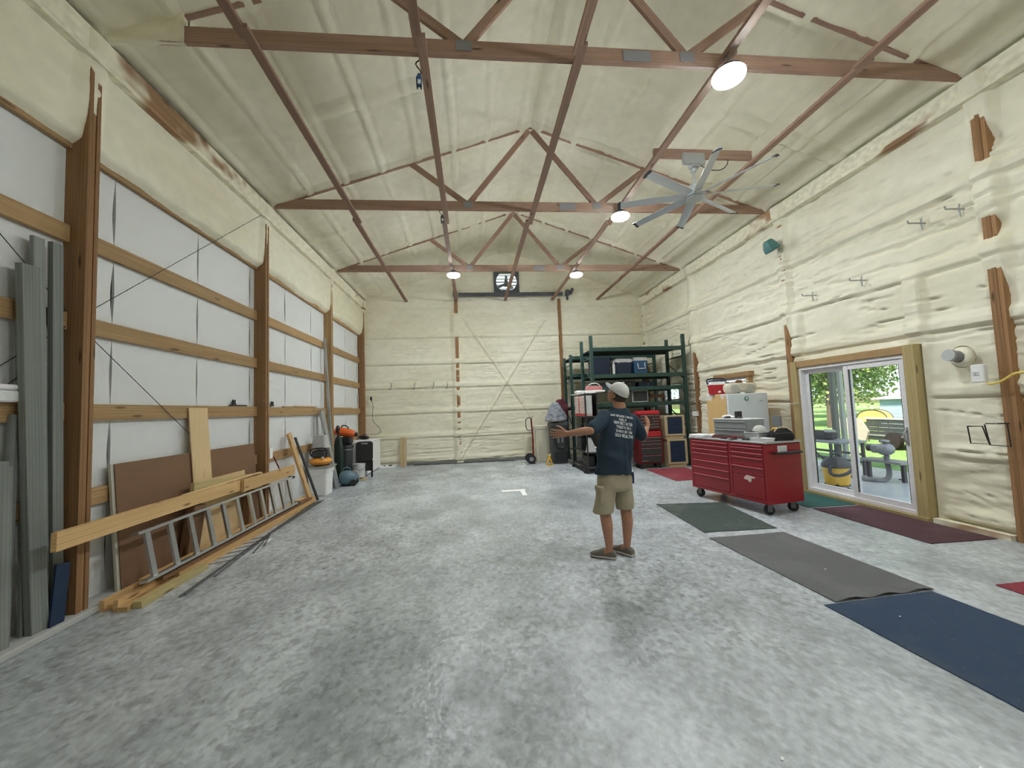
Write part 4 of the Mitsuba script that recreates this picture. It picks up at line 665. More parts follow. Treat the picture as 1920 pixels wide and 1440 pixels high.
t = thing('floor_tape', 'white tape marking in an L shape on the floor left of the man', 'floor tape'); obj('strip', box(.50, .97, 7.95, 8.10, .001, .003), 'paper', t); obj('strip', box(.86, .95, 7.53, 7.95, .001, .003), 'paper', t)
r3 = np.random.default_rng(5)
CH = ('tiny white chip on the bare floor, right of the bottom centre', 'tiny white chip on the bare floor left of the navy mat', 'tiny white chip on the navy mat', 'tiny white chip on the bare floor at the bottom edge', 'tiny white chip on the floor near the ends of the steel rods', 'tiny white chip on the floor just left of the lower end of the navy mat', 'tiny white chip on the charcoal grey mat', 'tiny white chip on the open floor left of the man')
for k, (x, y) in enumerate(((.42, 1.62), (1.32, 1.78), (3.0, 2.72), (1.24, 1.42), (-2.58, 4.32), (2.1, 1.62), (3.2, 3.55), (.9, 5.6))):
    s = r3.uniform(.008, .016); a = r3.uniform(0, 3); obj('paint_chip', rot(cbox((x, y, (.012 if x > 2.7 else .003)), (s * 1.7, s, .003), .001), (0, 0, 1), a, (x, y, 0)), 'paper', label=CH[k], cat='chip', group='white chips on the floor')

# ------------------------------------------------------------------ big red rolling cabinet
C = 'rolling_cabinet'; CA = math.radians(-79.7)
t = thing(C, 'large red rolling tool cabinet with two drawer columns, left of the sliding door', 'tool cabinet', loc=(3.706, 6.708, 0), rz=CA); Lc, Dc = 1.506, .624
obj('body', box(0, Lc, .012, Dc, .16, .985, .012), 'red_paint', t)
obj('worktop', [box(-.012, Lc + .012, -.006, Dc + .006, .985, 1.012, .005), box(-.012, .34, -.012, .22, .985, 1.018, .006)], 'galvanized', t)
obj('lower_rail', box(.0, Lc, .002, .03, .16, .205, .006), 'red_paint', t)
for xa in (0.0, .835, Lc - .055): obj('pillar', box(xa, xa + .055, .002, .03, .20, .98, .005), 'red_paint', t)
def drawers(x0, x1, zs, par, front=0.0, m='red_paint', hm='pull_red', th=.018):
    for za, zb in zs:
        d_ = obj('drawer', box(x0, x1, front, front + th, za + .004, zb - .004, .004), m, par)
        obj('pull', prism([(0, 0), (-.016, -.004), (-.018, .008), (-.004, .012), (0, .012)], x1 - x0 - .01, plane_M((x0 + .005, front, zb - .018), (0, 1, 0), (0, 0, 1))), hm, d_)
drawers(.062, .828, ((.205, .42), (.42, .535), (.535, .65), (.65, .765), (.765, .838), (.838, .905), (.905, .965)), t)
drawers(.897, 1.444, ((.52, .655), (.655, .785), (.785, .855), (.855, .925), (.925, .965)), t)
dk = obj('door', box(.897, 1.444, .0, .016, .21, .515, .004), 'red_paint', t)
obj('torn_sticker', prism([(0, .02), (.05, .07), (.20, .055), (.18, .03), (.14, .035), (.13, -.02), (.09, -.03), (.07, .0), (.02, .0)], .002, plane_M((1.10, -.001, .455), (1, 0, 0), (0, 0, 1))), 'pale_pink', dk)
obj('side_label', box(Lc, Lc + .002, .20, .37, .87, .955), 'pale_grey', t)
hb = obj('push_handle', [tube([(Lc + .01, .10, .86), (Lc + .07, .10, .86), (Lc + .075, .30, .86), (Lc + .07, .55, .86), (Lc + .01, .55, .86)], .014, 10), cbox((Lc + .072, .33, .86), (.035, .36, .04), .012)], 'black_plastic', t)
def caster(par, x, y, r, a=0.0, m='rubber'):
    w_ = obj('caster', rot(lathe([(0, -.024), (r * .55, -.026), (r * .75, -.022), (r, -.014), (r, .014), (r * .75, .022), (r * .55, .026), (0, .024)], (x, y, r + .003), 22, 'y'), (0, 0, 1), a, (x, y, 0)), m, par, 35)
    obj('fork', [rot(cbox((x, y + s * .032, r * 1.5), (r * .9, .005, r * 1.5), .002), (0, 0, 1), a, (x, y, 0)) for s in (-1, 1)] + [cbox((x, y, 2 * r + .015), (.09, .09, .012))], 'steel_dark', w_)
caster(t, .09, .09, .068, .4); caster(t, Lc - .10, .09, .068, 1.1); caster(t, Lc - .12, Dc - .08, .068, .8); caster(t, .12, Dc - .09, .068, .2)
def on(u, v, z=1.013): c, s = math.cos(CA), math.sin(CA); return (3.706 + u * c - v * s, 6.708 + u * s + v * c, z)
# things on the cabinet
t = thing('toolbox', 'grey two-drawer toolbox on the red tool cabinet', 'toolbox', loc=on(.31, .24), rz=CA); obj('body', box(0, .67, .012, .35, 0, .29, .008), 'grey_plastic', t)
obj('lid', box(-.006, .676, .0, .356, .285, .305, .005), 'pale_grey', t); drawers(.012, .658, ((.02, .14), (.15, .275)), t, 0.0, 'grey_plastic', 'galvanized', .014)
t = thing('metal_box', 'low brushed metal box right of the grey toolbox', 'box', loc=on(1.02, .14), rz=CA); obj('body', box(0, .25, 0, .36, 0, .105, .008), 'galvanized', t); obj('lid', box(-.006, .256, -.006, .366, .105, .117, .004), 'aluminium', t)
def cap_mesh(sz=1.0):
    th = np.linspace(0, math.pi / 2, 9); pr = [(.088 * math.cos(a) * sz, .10 * math.sin(a) * sz) for a in th]; d = lathe(pr + [(0, .10 * sz)], n=26); d.vertices[:, 1] *= 1.15
    b = []
    for k, (o, zz) in enumerate(((0, .004), (1, -.004))):
        pass
    ang = np.linspace(math.pi * .12, math.pi * .88, 15); inn = np.c_[.088 * np.cos(ang), .101 * np.sin(ang)] * sz; out = np.c_[.084 * np.cos(ang), .095 * np.sin(ang) + .072 * np.sin(ang) ** .7] * sz
    q = np.vstack([inn, out[::-1]]); br = prism(q, .005 * sz); v = br.vertices; v[:, 2] += .004 - .35 * np.abs(v[:, 0]) ** 1.6 * 1.5; br.vertices = v
    return d, br
d_, b_ = cap_mesh(.95)
t = thing('baseball_cap', 'grey baseball cap lying on the low metal box', 'cap', loc=on(1.15, .30, 1.133), rz=CA + 2.6); obj('crown', d_, 'cap_cloth', t, 40); obj('brim', b_, 'cloth_black', t); 
obj('plastic_bag', [ball((on(.46, .40)[0], on(.46, .40)[1], 1.345), .065, (1.5, .9, .45), 2), ball((on(.56, .44)[0], on(.56, .44)[1], 1.335), .05, (1.3, 1, .4), 2)], 'white_plastic', label='crumpled white plastic bag on top of the grey toolbox', cat='plastic bag', kind=None, smooth=False)
obj('black_tin', box(*sum(([q - .04, q + .04] for q in on(.66, .42)[:2]), []), 1.321, 1.43, .006), 'black_plastic', label='small black upright box on top of the grey toolbox', cat='box')
t = thing('small_spool', 'small dark clutter beside the black box on the toolbox', 'clutter', loc=on(.52, .34, 1.321)); obj('piece', tub([(.13, .05, 0), (.08, .03, .03)], .015), 'dark_plastic', t); obj('piece', mv(tub([(.09, .05, 0), (.05, .03, .025)], .015), (.06, -.22, 0)), 'dark_plastic', t)
for k, (u, v, a, l) in enumerate(((.14, .12, .1, 'newspaper stack at the left end of the red tool cabinet'), (.2, .3, -.1, 'folded paper behind the newspaper stack on the red cabinet'))):
    p_ = on(u, v); obj('paper_stack', rot(box(p_[0] - .11, p_[0] + .11, p_[1] - .15, p_[1] + .15, 1.02, 1.055 - .012 * k, .004), (0, 0, 1), CA + 1.57 + a, p_), 'paper', label=l, cat='papers')
def stick(name, ua, va, ub, vb, r, m, lab, z=1.03, cat='tool'):
    obj(name, tube([on(ua, va, z), on((ua + ub) / 2, (va + vb) / 2 + .01, z + .006), on(ub, vb, z)], r, 8), m, label=lab, cat=cat)
stick('red_wrench', .42, .10, .82, .17, .015, 'dark_red', 'dark red long tool lying on the red cabinet, front of the pair'); stick('red_wrench', .50, .20, .95, .22, .016, 'dark_red', 'dark red long tool lying on the red cabinet, behind the other', 1.032)
stick('black_pry_bar', .40, .15, .70, .19, .012, 'black_plastic', 'black bar lying between the dark red tools', 1.045)
for k, (u, v, l) in enumerate(((.80, .045, 'silver pliers lying near the front edge of the red cabinet, left of the pair'), (.98, .05, 'silver pliers lying near the front edge of the red cabinet, right of the pair'))):
    t = thing('pliers', l, 'pliers', loc=on(u, v, 1.022), rz=CA + .3 * k)
    for s in (-1, 1): obj('handle', tube(curve([(-.11, s * .028, 0), (-.05, s * .026, 0), (0, s * .008, 0)], 8), .008, 6), 'black_plastic', t); obj('jaw', tube([(0, -s * .004, 0), (.03, -s * .010, 0), (.07, -s * .002, 0)], .009, 6), 'aluminium', t)
t = thing('black_ratchet', 'black ratchet handle lying beside the silver pliers', 'ratchet', loc=on(1.0, .12, 1.03), rz=CA); obj('grip', cyl((-.08, 0, 0), (.06, 0, 0), .015, 10), 'black_plastic', t); obj('head', lathe([(0, -.012), (.024, -.012), (.024, .012), (0, .012)], (.08, 0, 0), 14), 'steel_dark', t)
t = thing('white_tray', 'shallow white tray at the right front corner of the red cabinet', 'tray', loc=on(1.37, .10), rz=CA); obj('tray', [tub([(.24, .16, 0), (.27, .19, .05), (.255, .175, .05), (.225, .145, .008)], .02)], 'white_plastic', t, 30)
t = thing('tool_bag', 'black tool bag at the right end of the red cabinet', 'bag', loc=on(1.385, .42), rz=CA + 1.3); obj('body', tub([(.30, .16, 0), (.33, .19, .05), (.30, .15, .12), (.17, .07, .165)], .06), 'cloth_black', t, 40); obj('strap', tube(curve([(-.12, -.05, .12), (-.04, -.03, .18), (.06, -.04, .175), (.13, -.06, .11)], 16), .010, 8), 'tan_wood', t, True); obj('zip', tube([(-.13, -.075, .10), (0, -.09, .105), (.13, -.075, .10)], .005, 6), 'steel_dark', t)
t = thing('yellow_pouch', 'yellow pouch behind the black tool bag', 'pouch', loc=on(1.20, .56), rz=CA); obj('body', tub([(.14, .07, 0), (.16, .08, .1), (.12, .02, .17)], .03), 'yellow_paint', t, 30); obj('flap', cbox((0, -.045, .12), (.11, .012, .05), .005), 'yellow_paint', t)
t = thing('lime_glove', 'lime green item in front of the yellow pouch', 'glove', loc=on(1.22, .40 + .12), rz=CA); obj('palm', mv(ball((0, 0, .03), .05, (1.1, .8, .55), 2), (.07, -.09, .003)), 'lime', t, True)
for k in range(4): obj('finger', tube([(.02 + .018 * k, -.10, .035), (.0 + .018 * k, -.14, .03), (.0 + .018 * k, -.165, .018)], .009, 6), 'lime', t)

# ------------------------------------------------------------------ fridge and things on it
t = thing('refrigerator', 'white refrigerator with a rust-stained side behind the red tool cabinet', 'refrigerator'); fx0, fx1, fy0, fy1, fz = 4.70, 5.49, 7.06, 7.76, 1.735
obj('body', box(fx0, fx1, fy0 + .07, fy1, .03, fz, .012), 'oak_stain', t); obj('gasket', box(fx0 + .012, fx1 - .012, fy0 + .058, fy0 + .07, .06, fz - .01), 'grey_plastic', t); obj('door', box(fx0 - .002, fx1, fy0, fy0 + .058, .06, fz, .012), 'white_enamel', t)
obj('dial', [lathe([(0, 0), (.042, 0), (.04, -.012), (.03, -.014), (0, -.014)], (5.06, fy0 - .001, 1.635), 22, 'y')], 'teal_paint', t, 30); obj('dial_face', [lathe([(0, -.0145), (.026, -.0145), (0, -.018)], (5.06, fy0 - .001, 1.635), 18, 'y')], 'pale_grey', t)
obj('badge', cbox((5.345, fy0 - .001, 1.585), (.06, .003, .008)), 'grey_plastic', t); obj('hinge_cap', tub([(.10, .05, 0), (.06, .03, .022)], .02, (5.03, fy0 + .05, fz)), 'white_plastic', t)
for x in (fx0 + .06, fx1 - .06): obj('foot', [cyl((x, fy0 + .1, 0), (x, fy0 + .1, .035), .022, 10), cyl((x, fy1 - .1, 0), (x, fy1 - .1, .035), .022, 10)], 'black_plastic', t)
t = thing('red_cooler', 'small red cooler with a white lid band on top of the refrigerator', 'cooler', loc=(4.79, 7.53, fz + .004), rz=-.35)
obj('body', tub([(.25, .22, 0), (.29, .26, .19)], .03), 'red_plastic', t, 30); obj('band', tub([(.295, .265, .185), (.30, .27, .20), (.28, .25, .245)], .04), 'white_plastic', t, 30); obj('lid', tub([(.27, .24, .245), (.25, .22, .275), (.2, .16, .285)], .05), 'navy_plastic', t, 30)
obj('handle', tube(curve([(-.15, 0, .20), (-.16, .02, .29), (0, .05, .315), (.16, .02, .29), (.15, 0, .20)], 22), .014, 8), 'navy_plastic', t, True); obj('spout', cbox((.02, -.13, .045), (.05, .03, .04), .008), 'white_plastic', t); obj('side_spigot', [cyl((.14, .02, .2), (.23, .03, .215), .022, 10)], 'black_plastic', t)
t = thing('picnic_jug_case', 'beige oval case with a cream badge on top of the refrigerator', 'case', loc=(5.06, 7.24, fz), rz=-.03)
obj('body', rot(loft([np.c_[rrect(w_, h_, .07, 6) + [0, 0], np.full(24, z)] for w_, h_, z in ((.46, .15, -.10), (.56, .19, -.07), (.58, .20, 0), (.56, .19, .07), (.46, .15, .10))]), (1, 0, 0), math.pi / 2), 'cream_plastic', t, 40); k_ = list(scene)[-1]
obj('mesh_front', rot(loft([np.c_[rrect(w_, h_, .06, 6), np.full(24, z)] for w_, h_, z in ((.47, .135, .085), (.46, .13, .108), (.42, .10, .112))]), (1, 0, 0), math.pi / 2), 'beige_mesh', t, 40)
obj('badge', prism(Point(0, 0).buffer(.09, 12).intersection(sbox(-.1, -.1, .1, .03)), .012, plane_M((-.0, -.108, .045), (1, 0, 0), (0, 0, 1))), 'cream_plastic', t); obj('grip', tub([(.13, .05, .095), (.12, .05, .14), (.08, .04, .155)], .02), 'dark_board', t); obj('strap_bar', cbox((.10, 0, .135), (.19, .03, .025), .008), 'white_plastic', t)
for k in list(scene):
    if k.startswith('picnic_jug_case__'):
        scene[k]['to_world'] = T().translate([0, 0, .103])
obj('white_conduit', tube(curve([(5.50, 8.6, .6), (5.50, 8.55, 1.25), (5.52, 8.5, 1.5), (5.56, 8.62, 1.72)], 20), .022, 10), 'cream_plastic', label='cream vertical pipe on the foam wall left of the refrigerator', cat='pipe')
obj('metal_sheet', box(5.50, 5.54, 6.82, 7.02, .004, 1.30, .006), 'grey_plastic', label='grey metal sheet standing between the refrigerator and the door post', cat='metal sheet')

# ------------------------------------------------------------------ pallet racks
def rack(lab, x0, x1, ya, yb, zt, beams, shelves, holes=False):
    t = thing('pallet_rack', lab, 'rack')
    for x in (x0, x1):
        for y in (ya, yb):
            u_ = obj('upright', [box(x - .04, x + .04, y - .036, y + .036, 0.003, zt, .004)], 'green_steel', t)
            obj('base_plate', box(x - .07, x + .07, y - .07, y + .07, 0, .008), 'green_steel', u_)
        zz_ = np.arange(.35, zt - .2, .62)
        for k, z in enumerate(zz_):
            obj('brace', cyl((x, ya, z), (x, yb, z + (.5 if k % 2 else -.0)), .016, 6), 'green_steel', t)
    for z in beams:
        for y in (ya - .02, yb + .02): obj('beam', box(x0 + .04, x1 - .04, y - .022, y + .022, z - .10, z, .006), 'green_steel', t)
    for z in shelves: obj('shelf_panel', box(x0 + .03, x1 - .03, ya + .01, yb - .01, z - .045, z - .02), 'shelf_board', t)
    return t
rack('tall green steel pallet rack in the far right corner, in front of the lower one', 3.05, 5.52, 10.02, 10.92, 3.40, (3.09, 2.40, 2.06, 1.66), (3.09, 2.40, 2.06, 1.66))
rack('lower green pallet rack behind the tall one, against the back wall', 2.90, 5.46, 11.62, 12.42, 3.13, (3.09, 2.56, 1.6, .9), (3.09, 2.56, 1.6, .9))
S2, S4 = 2.385, 1.645
t = thing('blue_cooler', 'blue cooler with a white lid and handle on the upper rack shelf', 'cooler', loc=(4.41, 10.32, S2)); obj('body', tub([(.35, .30, 0), (.38, .33, .36)], .03), 'blue_plastic', t, 30); obj('lid', tub([(.39, .34, .36), (.385, .335, .42), (.34, .30, .45)], .03), 'pale_grey', t, 30); obj('handle', tube([(-.10, -.18, .30), (-.09, -.20, .22), (-.10, -.205, .15), (.10, -.205, .15), (.09, -.20, .22), (.10, -.18, .30)], .012, 8), 'white_plastic', t)
t = thing('navy_cooler', 'dark navy cooler with a grey lid on the upper rack shelf', 'cooler', loc=(3.96, 10.40, S2)); obj('body', tub([(.42, .40, 0), (.48, .42, .33)], .04), 'navy_plastic', t, 30); obj('lid', tub([(.50, .44, .33), (.50, .44, .38), (.44, .38, .43)], .05), 'pale_grey', t, 30)
for x in (-.14, .14): obj('latch', cbox((x, -.225, .34), (.03, .02, .05), .006), 'white_plastic', t)
t = thing('navy_tote', 'dark navy plastic tote at the left end of the upper rack shelf', 'tote', loc=(3.37, 10.42, S2)); obj('body', tub([(.44, .40, 0), (.50, .46, .46)], .04), 'navy_plastic', t, 30); obj('rim', tub([(.53, .49, .45), (.53, .49, .48)], .04), 'navy_plastic', t, 30)
t = thing('white_post', 'narrow white bottle between the navy tote and the navy cooler', 'bottle', loc=(3.665, 10.14, S2)); obj('body', lathe([(0, 0), (.035, 0), (.035, .26), (.018, .31), (.018, .34), (0, .34)], n=16), 'white_plastic', t, 35); obj('cap', lathe([(.02, .335), (.022, .37), (0, .37)], n=12), 'pale_grey', t)
t = thing('television', 'old grey television set on the lower rack shelf, right of the man', 'television', loc=(4.36, 10.22, S4)); obj('case', [tub([(.44, .06, 0), (.44, .06, .34)], .02), mv(tub([(.34, .3, .03), (.34, .3, .3)], .08), (0, .17, 0))], 'pale_grey', t); obj('screen', box(-.19, .19, -.036, -.028, .04, .30, .004), 'dark_plastic', t)
t = thing('wooden_stool', 'brown wooden trestle on the lower rack shelf', 'trestle', loc=(4.88, 10.32, S4)); obj('top', prism([(-.26, .12), (.26, .12), (.16, .21), (-.12, .21)], .1, plane_M((0, .1, 0), (1, 0, 0), (0, 0, 1))), 'hardboard', t)
for x in (-.2, .2): obj('leg', cbox((x, .05, .06), (.05, .07, .12), .006), 'hardboard', t)
for k, (x, w_, h_, m, l) in enumerate(((3.45, .5, .16, 'dark_plastic', 'flat dark case on the middle rack shelf, left end'), (4.05, .42, .19, 'black_plastic', 'black case on the middle rack shelf, second from the left'), (4.55, .40, .15, 'navy_plastic', 'low navy case on the middle rack shelf, third from the left'))):
    t = thing('dark_case', l, 'case', loc=(x, 10.42, 2.045)); obj('body', tub([(w_, .4, 0), (w_, .4, h_)], .03), m, t, 30); obj('latch', cbox((.05, -.205, h_ * .55), (.05, .012, .04), .004), 'steel_dark', t)
t = thing('dark_drum', 'small dark drum right of the television on the rack', 'drum', loc=(4.66, 10.55, S4)); obj('body', lathe([(0, 0), (.10, 0), (.10, .26), (0, .26)], n=18), 'dark_plastic', t, 35); obj('rim', lathe([(.10, .24), (.106, .25), (.10, .262)], n=18), 'steel_dark', t)
# ------------------------------------------------------------------ red and black tool chest
t = thing('tool_chest', 'red rolling tool chest with black drawers, right of the man', 'tool chest', loc=(4.05, 9.70, 0)); W_ = .62
obj('base_cabinet', box(0, W_, .014, .40, .13, .93, .008), 'dark_red', t); obj('top_chest', box(.03, W_ - .03, .03, .36, .94, 1.34, .008), 'dark_red', t)
obj('chest_lid', prism([(0, 0), (.34, 0), (.34, .07), (.10, .09), (0, .04)], W_ - .06, plane_M((.03, .022, 1.345), (0, 1, 0), (0, 0, 1))), 'red_plastic', t)
drawers(.05, W_ - .05, ((.16, .34), (.35, .52), (.53, .62), (.63, .70), (.71, .78)), t, 0.0, 'dark_plastic', 'aluminium', .016); obj('red_panel', box(.04, W_ - .04, .004, .016, .79, .925, .004), 'red_plastic', t)
for xa, xb in ((.07, .24), (.38, W_ - .07)): drawers(xa, xb, ((1.12, 1.18), (1.19, 1.25)), t, .018, 'dark_plastic', 'aluminium', .014)
drawers(.07, W_ - .07, ((.97, 1.04), (1.05, 1.11), (1.26, 1.33)), t, .018, 'dark_plastic', 'aluminium', .014); obj('name_plate', box(.25, .37, .014, .020, 1.13, 1.24, .004), 'dark_plastic', t); obj('bottom_plate', box(.06, .22, -.002, .002, .19, .205), 'aluminium', t)
for x in (.08, W_ - .08): caster(t, x, .07, .05, .6); caster(t, x, .33, .05, .2)
for k, (x, l) in enumerate(((4.985, 'upper wooden box with a blue front, stacked on the lower one'), (5.02, 'lower wooden box with a blue front, right of the red tool chest'))):
    zb = .70 if k == 0 else .003; t = thing('blue_front_box', l, 'box', loc=(x, 9.66, zb)); h_ = .60 if k == 0 else .70
    fz0 = .09; w_ = .50
    obj('cabinet', box(-w_ / 2 + .02, w_ / 2 - .02, .035, .40, 0, h_ - .01, .006), 'tan_wood', t)
    obj('front_frame', [box(-w_ / 2, w_ / 2, 0, .035, h_ - .045, h_, .006), box(-w_ / 2, w_ / 2, 0, .035, fz0, fz0 + .045, .006), box(-w_ / 2, -w_ / 2 + .055, 0, .035, fz0 + .045, h_ - .045), box(w_ / 2 - .055, w_ / 2, 0, .035, fz0 + .045, h_ - .045)], 'tan_wood', t)
    for j in range(4): dz = (h_ - .09 - fz0) / 4; obj('blue_panel', box(-w_ / 2 + .055, w_ / 2 - .055, .012, .03, fz0 + .047 + j * dz, fz0 + .045 + (j + 1) * dz, .004), 'blue_panel', t)
t = thing('blue_can', 'slim dark blue spray can on the floor by the right leg of the man', 'spray can', loc=(3.19, 8.08, 0)); obj('body', lathe([(0, .003), (.035, .003), (.036, .2), (.02, .235), (0, .235)], n=18), 'navy_plastic', t, 35); obj('cap', lathe([(.022, .23), (.022, .27), (0, .275)], n=14), 'white_plastic', t, 35)

# ------------------------------------------------------------------ narrow workshop cart left of the rack
t = thing('workshop_cart', 'black narrow workshop cart full of parts, behind the left arm of the man', 'cart')
X0, X1, Y0, Y1 = 2.66, 2.97, 9.45, 10.85
for x in (X0 + .015, X1 - .015):
    for y in (Y0 + .015, Y1 - .015): obj('post', box(x - .015, x + .015, y - .015, y + .015, .09, 1.93), 'black_plastic', t)
for z in (.14, .50, .95, 1.36, 1.93): obj('shelf', box(X0, X1, Y0, Y1, z - .02, z, .003), 'dark_plastic' if z != 1.93 else 'white_plastic', t)
obj('back_panel', box(X1 - .012, X1, Y0 + .03, Y1 - .03, .14, 1.9), 'black_plastic', t); obj('skid', box(X0 - .02, X0 + .02, Y0 - .05, Y1 + .05, .02, .09, .01), 'rubber', t); obj('skid', box(X1 - .02, X1 + .02, Y0 - .05, Y1 + .05, .02, .09, .01), 'rubber', t)
for y in (Y0 + .15, Y1 - .1): obj('wheel', lathe([(0, -.02), (.06, -.02), (.06, .02), (0, .02)], (X0 - .035, y, .062), 16, 'x'), 'rubber', t, 35)
t = thing('drawer_organizer', 'red parts organizer with many clear drawers and a grey side, on the cart', 'organizer', loc=(X0 - .01, 9.50, 1.362)); obj('shell', [box(.02, .20, 0, .86, .0, .50, .006)], 'pale_grey', t); obj('red_base', box(-.005, .2, 0, .86, -.0, .06, .004), 'red_plastic', t); obj('divider', box(-.006, .03, .40, .46, .06, .50), 'red_plastic', t)
for c_ in range(2):
    for k in range(6): obj('drawer', box(-.012, .02, .02 + .45 * c_, .385 + .45 * c_, .066 + k * .071, .130 + k * .071, .004), 'pale_pink', t)
for k, (y, sx, h_, m, l) in enumerate(((10.5, .2, .09, 'white_plastic', 'white crumpled bag at the far end of the cart top'), (10.1, .22, .07, 'white_plastic', 'white crumpled bag in the middle of the cart top'))):
    obj('white_bag', ball((2.80, y, 1.935 + h_ * .52), h_, (1.2, 1.9, .52), 2), m, label=l, cat='bag', smooth=True)
t = thing('pink_tool_case', 'red and white handled case on the cart, beside the cap brim of the man', 'case', loc=(2.86, 9.62, 1.932)); obj('white_sheet', box(-.18, .34, -.1, .3, 0, .05, .01), 'white_plastic', t); obj('body', tub([(.40, .14, .05), (.42, .15, .1), (.36, .12, .16)], .03, (.1, .05, 0)), 'pink_plastic', t, 30); obj('handle', tube(curve([(-.06, .0, .13), (-.03, -.04, .19), (.2, -.04, .19), (.24, 0, .13)], 14), .012, 8), 'white_plastic', t, True)
t = thing('white_machine_part', 'white angular machine part on the lower cart shelf', 'machine part', loc=(2.80, 9.62, .502)); obj('hood', prism([(-.10, 0), (.12, 0), (.11, .08), (0, .34), (-.05, .34), (-.09, .12)], .12, plane_M((0, .06, 0), (1, 0, 0), (0, 0, 1))), 'pale_grey', t); obj('knob', ball((.1, -.06, .1), .03, sub=1), 'white_plastic', t)
obj('deck', loft([np.c_[rrect(.24, .22, .05), np.full(20, z)] for z in (-.0, .02)]), 'pale_grey', t)
for k, (y, z, s, l) in enumerate(((9.7, .95, (.2, .3, .25), 'dark grey tool case on the middle cart shelf'), (10.3, .95, (.22, .4, .2), 'dark tool case behind on the middle cart shelf'), (9.9, .14, (.2, .5, .25), 'dark crate on the bottom cart shelf'), (10.4, .50, (.2, .4, .3), 'dark crate on the second cart shelf'))):
    t = thing('dark_tool_case', l, 'tool case', loc=(2.81, y, z)); obj('body', tub([(s[0], s[1], .003), (s[0], s[1], s[2])], .03), 'dark_plastic' if k % 2 else 'black_plastic', t, 30); obj('handle', cbox((-s[0] / 2 - .008, 0, s[2] * .6), (.015, .12, .03), .006), 'steel_dark', t)
# ------------------------------------------------------------------ bins by the back wall
t = thing('wheeled_bin', 'dark grey wheeled bin with a moulded U-shaped grip, left of the racks', 'wheeled bin', loc=(2.44, 11.62, 0))
obj('body', loft([np.c_[rrect(w_, d_, .05) + [0, o], np.full(20, z)] for w_, d_, z, o in ((.42, .40, .02, 0), (.46, .46, .3, 0), (.50, .52, 1.06, 0))]), 'dark_plastic', t, 35); obj('lid', tub([(.54, .56, 1.06), (.55, .57, 1.12), (.50, .5, 1.19)], .06), 'dark_plastic', t, 35)
obj('grip_ridge', tube(curve([(-.15, -.262, .86), (-.16, -.262, .62), (-.08, -.26, .46), (.08, -.26, .46), (.16, -.262, .62), (.15, -.262, .86)], 26), .026, 8), 'black_plastic', t, True)
for x in (-.055, .055): obj('inner_ridge', cyl((x, -.262, .60), (x, -.268, .86), .02, 8), 'grey_plastic', t)
for x in (-.18, .18): obj('wheel', lathe([(0, -.025), (.09, -.025), (.09, .025), (0, .025)], (x, .22, .093), 18, 'x'), 'rubber', t, 35)
obj('lower_panel', tub([(.36, .03, .08), (.38, .03, .34)], .02, (0, -.222, 0)), 'black_plastic', t)
def drape(c, R_, H, seed, n=40, m=26):
    th = np.arange(n) * 2 * np.pi / n; rows = []
    for k in range(m):
        s = k / (m - 1); f = meshkit.noise(np.stack([np.cos(th) * 2.2, np.sin(th) * 2.2, np.full(n, s * 1.5 + seed)], -1)); rad = R_ * (.12 + .88 * s ** .75) * (1 + (.42 * (f - .5) + .10 * np.sin(th * 7 + seed)) * s)
        rows.append(np.c_[c[0] + rad * np.cos(th), c[1] + rad * np.sin(th) * .8, np.full(n, c[2] + H * (1 - s ** 1.25))])
    return loft(rows[::-1])
def rumple(m, amp, f, seed=0, n=3):
    m = m.subdivide().subdivide(); v = m.vertices; m.vertices = v + m.vertex_normals * (amp * (meshkit.fbm(v * f + seed, n) - .5))[:, None]; return m
obj('grey_jacket', rumple(drape((2.36, 11.50, 1.235), .31, .52, 2.0), .10, 9), 'cloth_grey', label='crumpled grey jacket lying on the dark wheeled bin', cat='jacket', smooth=True)
obj('maroon_bag', rumple(loft([np.c_[rrect(w_, .24, .08) + [2.62, 11.93], np.full(20, z)] for w_, z in ((.36, 1.23), (.40, 1.35), (.42, 1.5), (.34, 1.72), (.24, 1.80), (.12, 1.83))]), .14, 7), 'cloth_maroon', label='maroon bag behind the grey jacket on the wheeled bin', cat='bag', smooth=True)
t = thing('pale_tote', 'pale translucent tote stack left of the dark wheeled bin', 'tote', loc=(2.06, 12.26, 0)); obj('body', tub([(.44, .5, .004), (.50, .56, .98)], .05), 'cream_plastic', t, 35); obj('rim', tub([(.54, .60, .98), (.55, .61, 1.07)], .05), 'cream_plastic', t, 35); obj('latch', cbox((.24, -.28, .92), (.06, .05, .12), .012), 'grey_plastic', t)
t = thing('jack_stand', 'small yellow jack stand in front of the dark wheeled bin', 'jack stand', loc=(2.07, 11.22, 0))
for sx in (-1, 1):
    for sy in (-1, 1): obj('leg', cyl((sx * .075, sy * .06, .005), (sx * .025, sy * .02, .2), .013, 6), 'yellow_paint', t)
obj('post', box(-.03, .03, -.025, .025, .15, .28, .005), 'yellow_paint', t); obj('saddle', prism([(-.045, 0), (.045, 0), (.045, .05), (.02, .02), (-.02, .02), (-.045, .05)], .03, plane_M((0, .015, .275), (1, 0, 0), (0, 0, 1))), 'cream_plastic', t); obj('base_ring', [box(-.08, .08, -.07, -.055, .005, .02), box(-.08, .08, .055, .07, .005, .02)], 'yellow_paint', t)
t = thing('hand_truck', 'red hand truck with one dark wheel in view, standing at the back wall', 'hand truck', loc=(1.69, 11.86, 0))
for y in (-.12, .14): obj('frame_tube', tube([(.02 + y * .1, y, .02), (.03 + y * .1, y, .7), (.0 + y * .1, y, 1.30)], .017, 8), 'dark_red', t)
for z in (.3, .65, 1.0): obj('crossbar', cyl((.03, -.12, z), (.03, .14, z), .012, 8), 'dark_red', t)
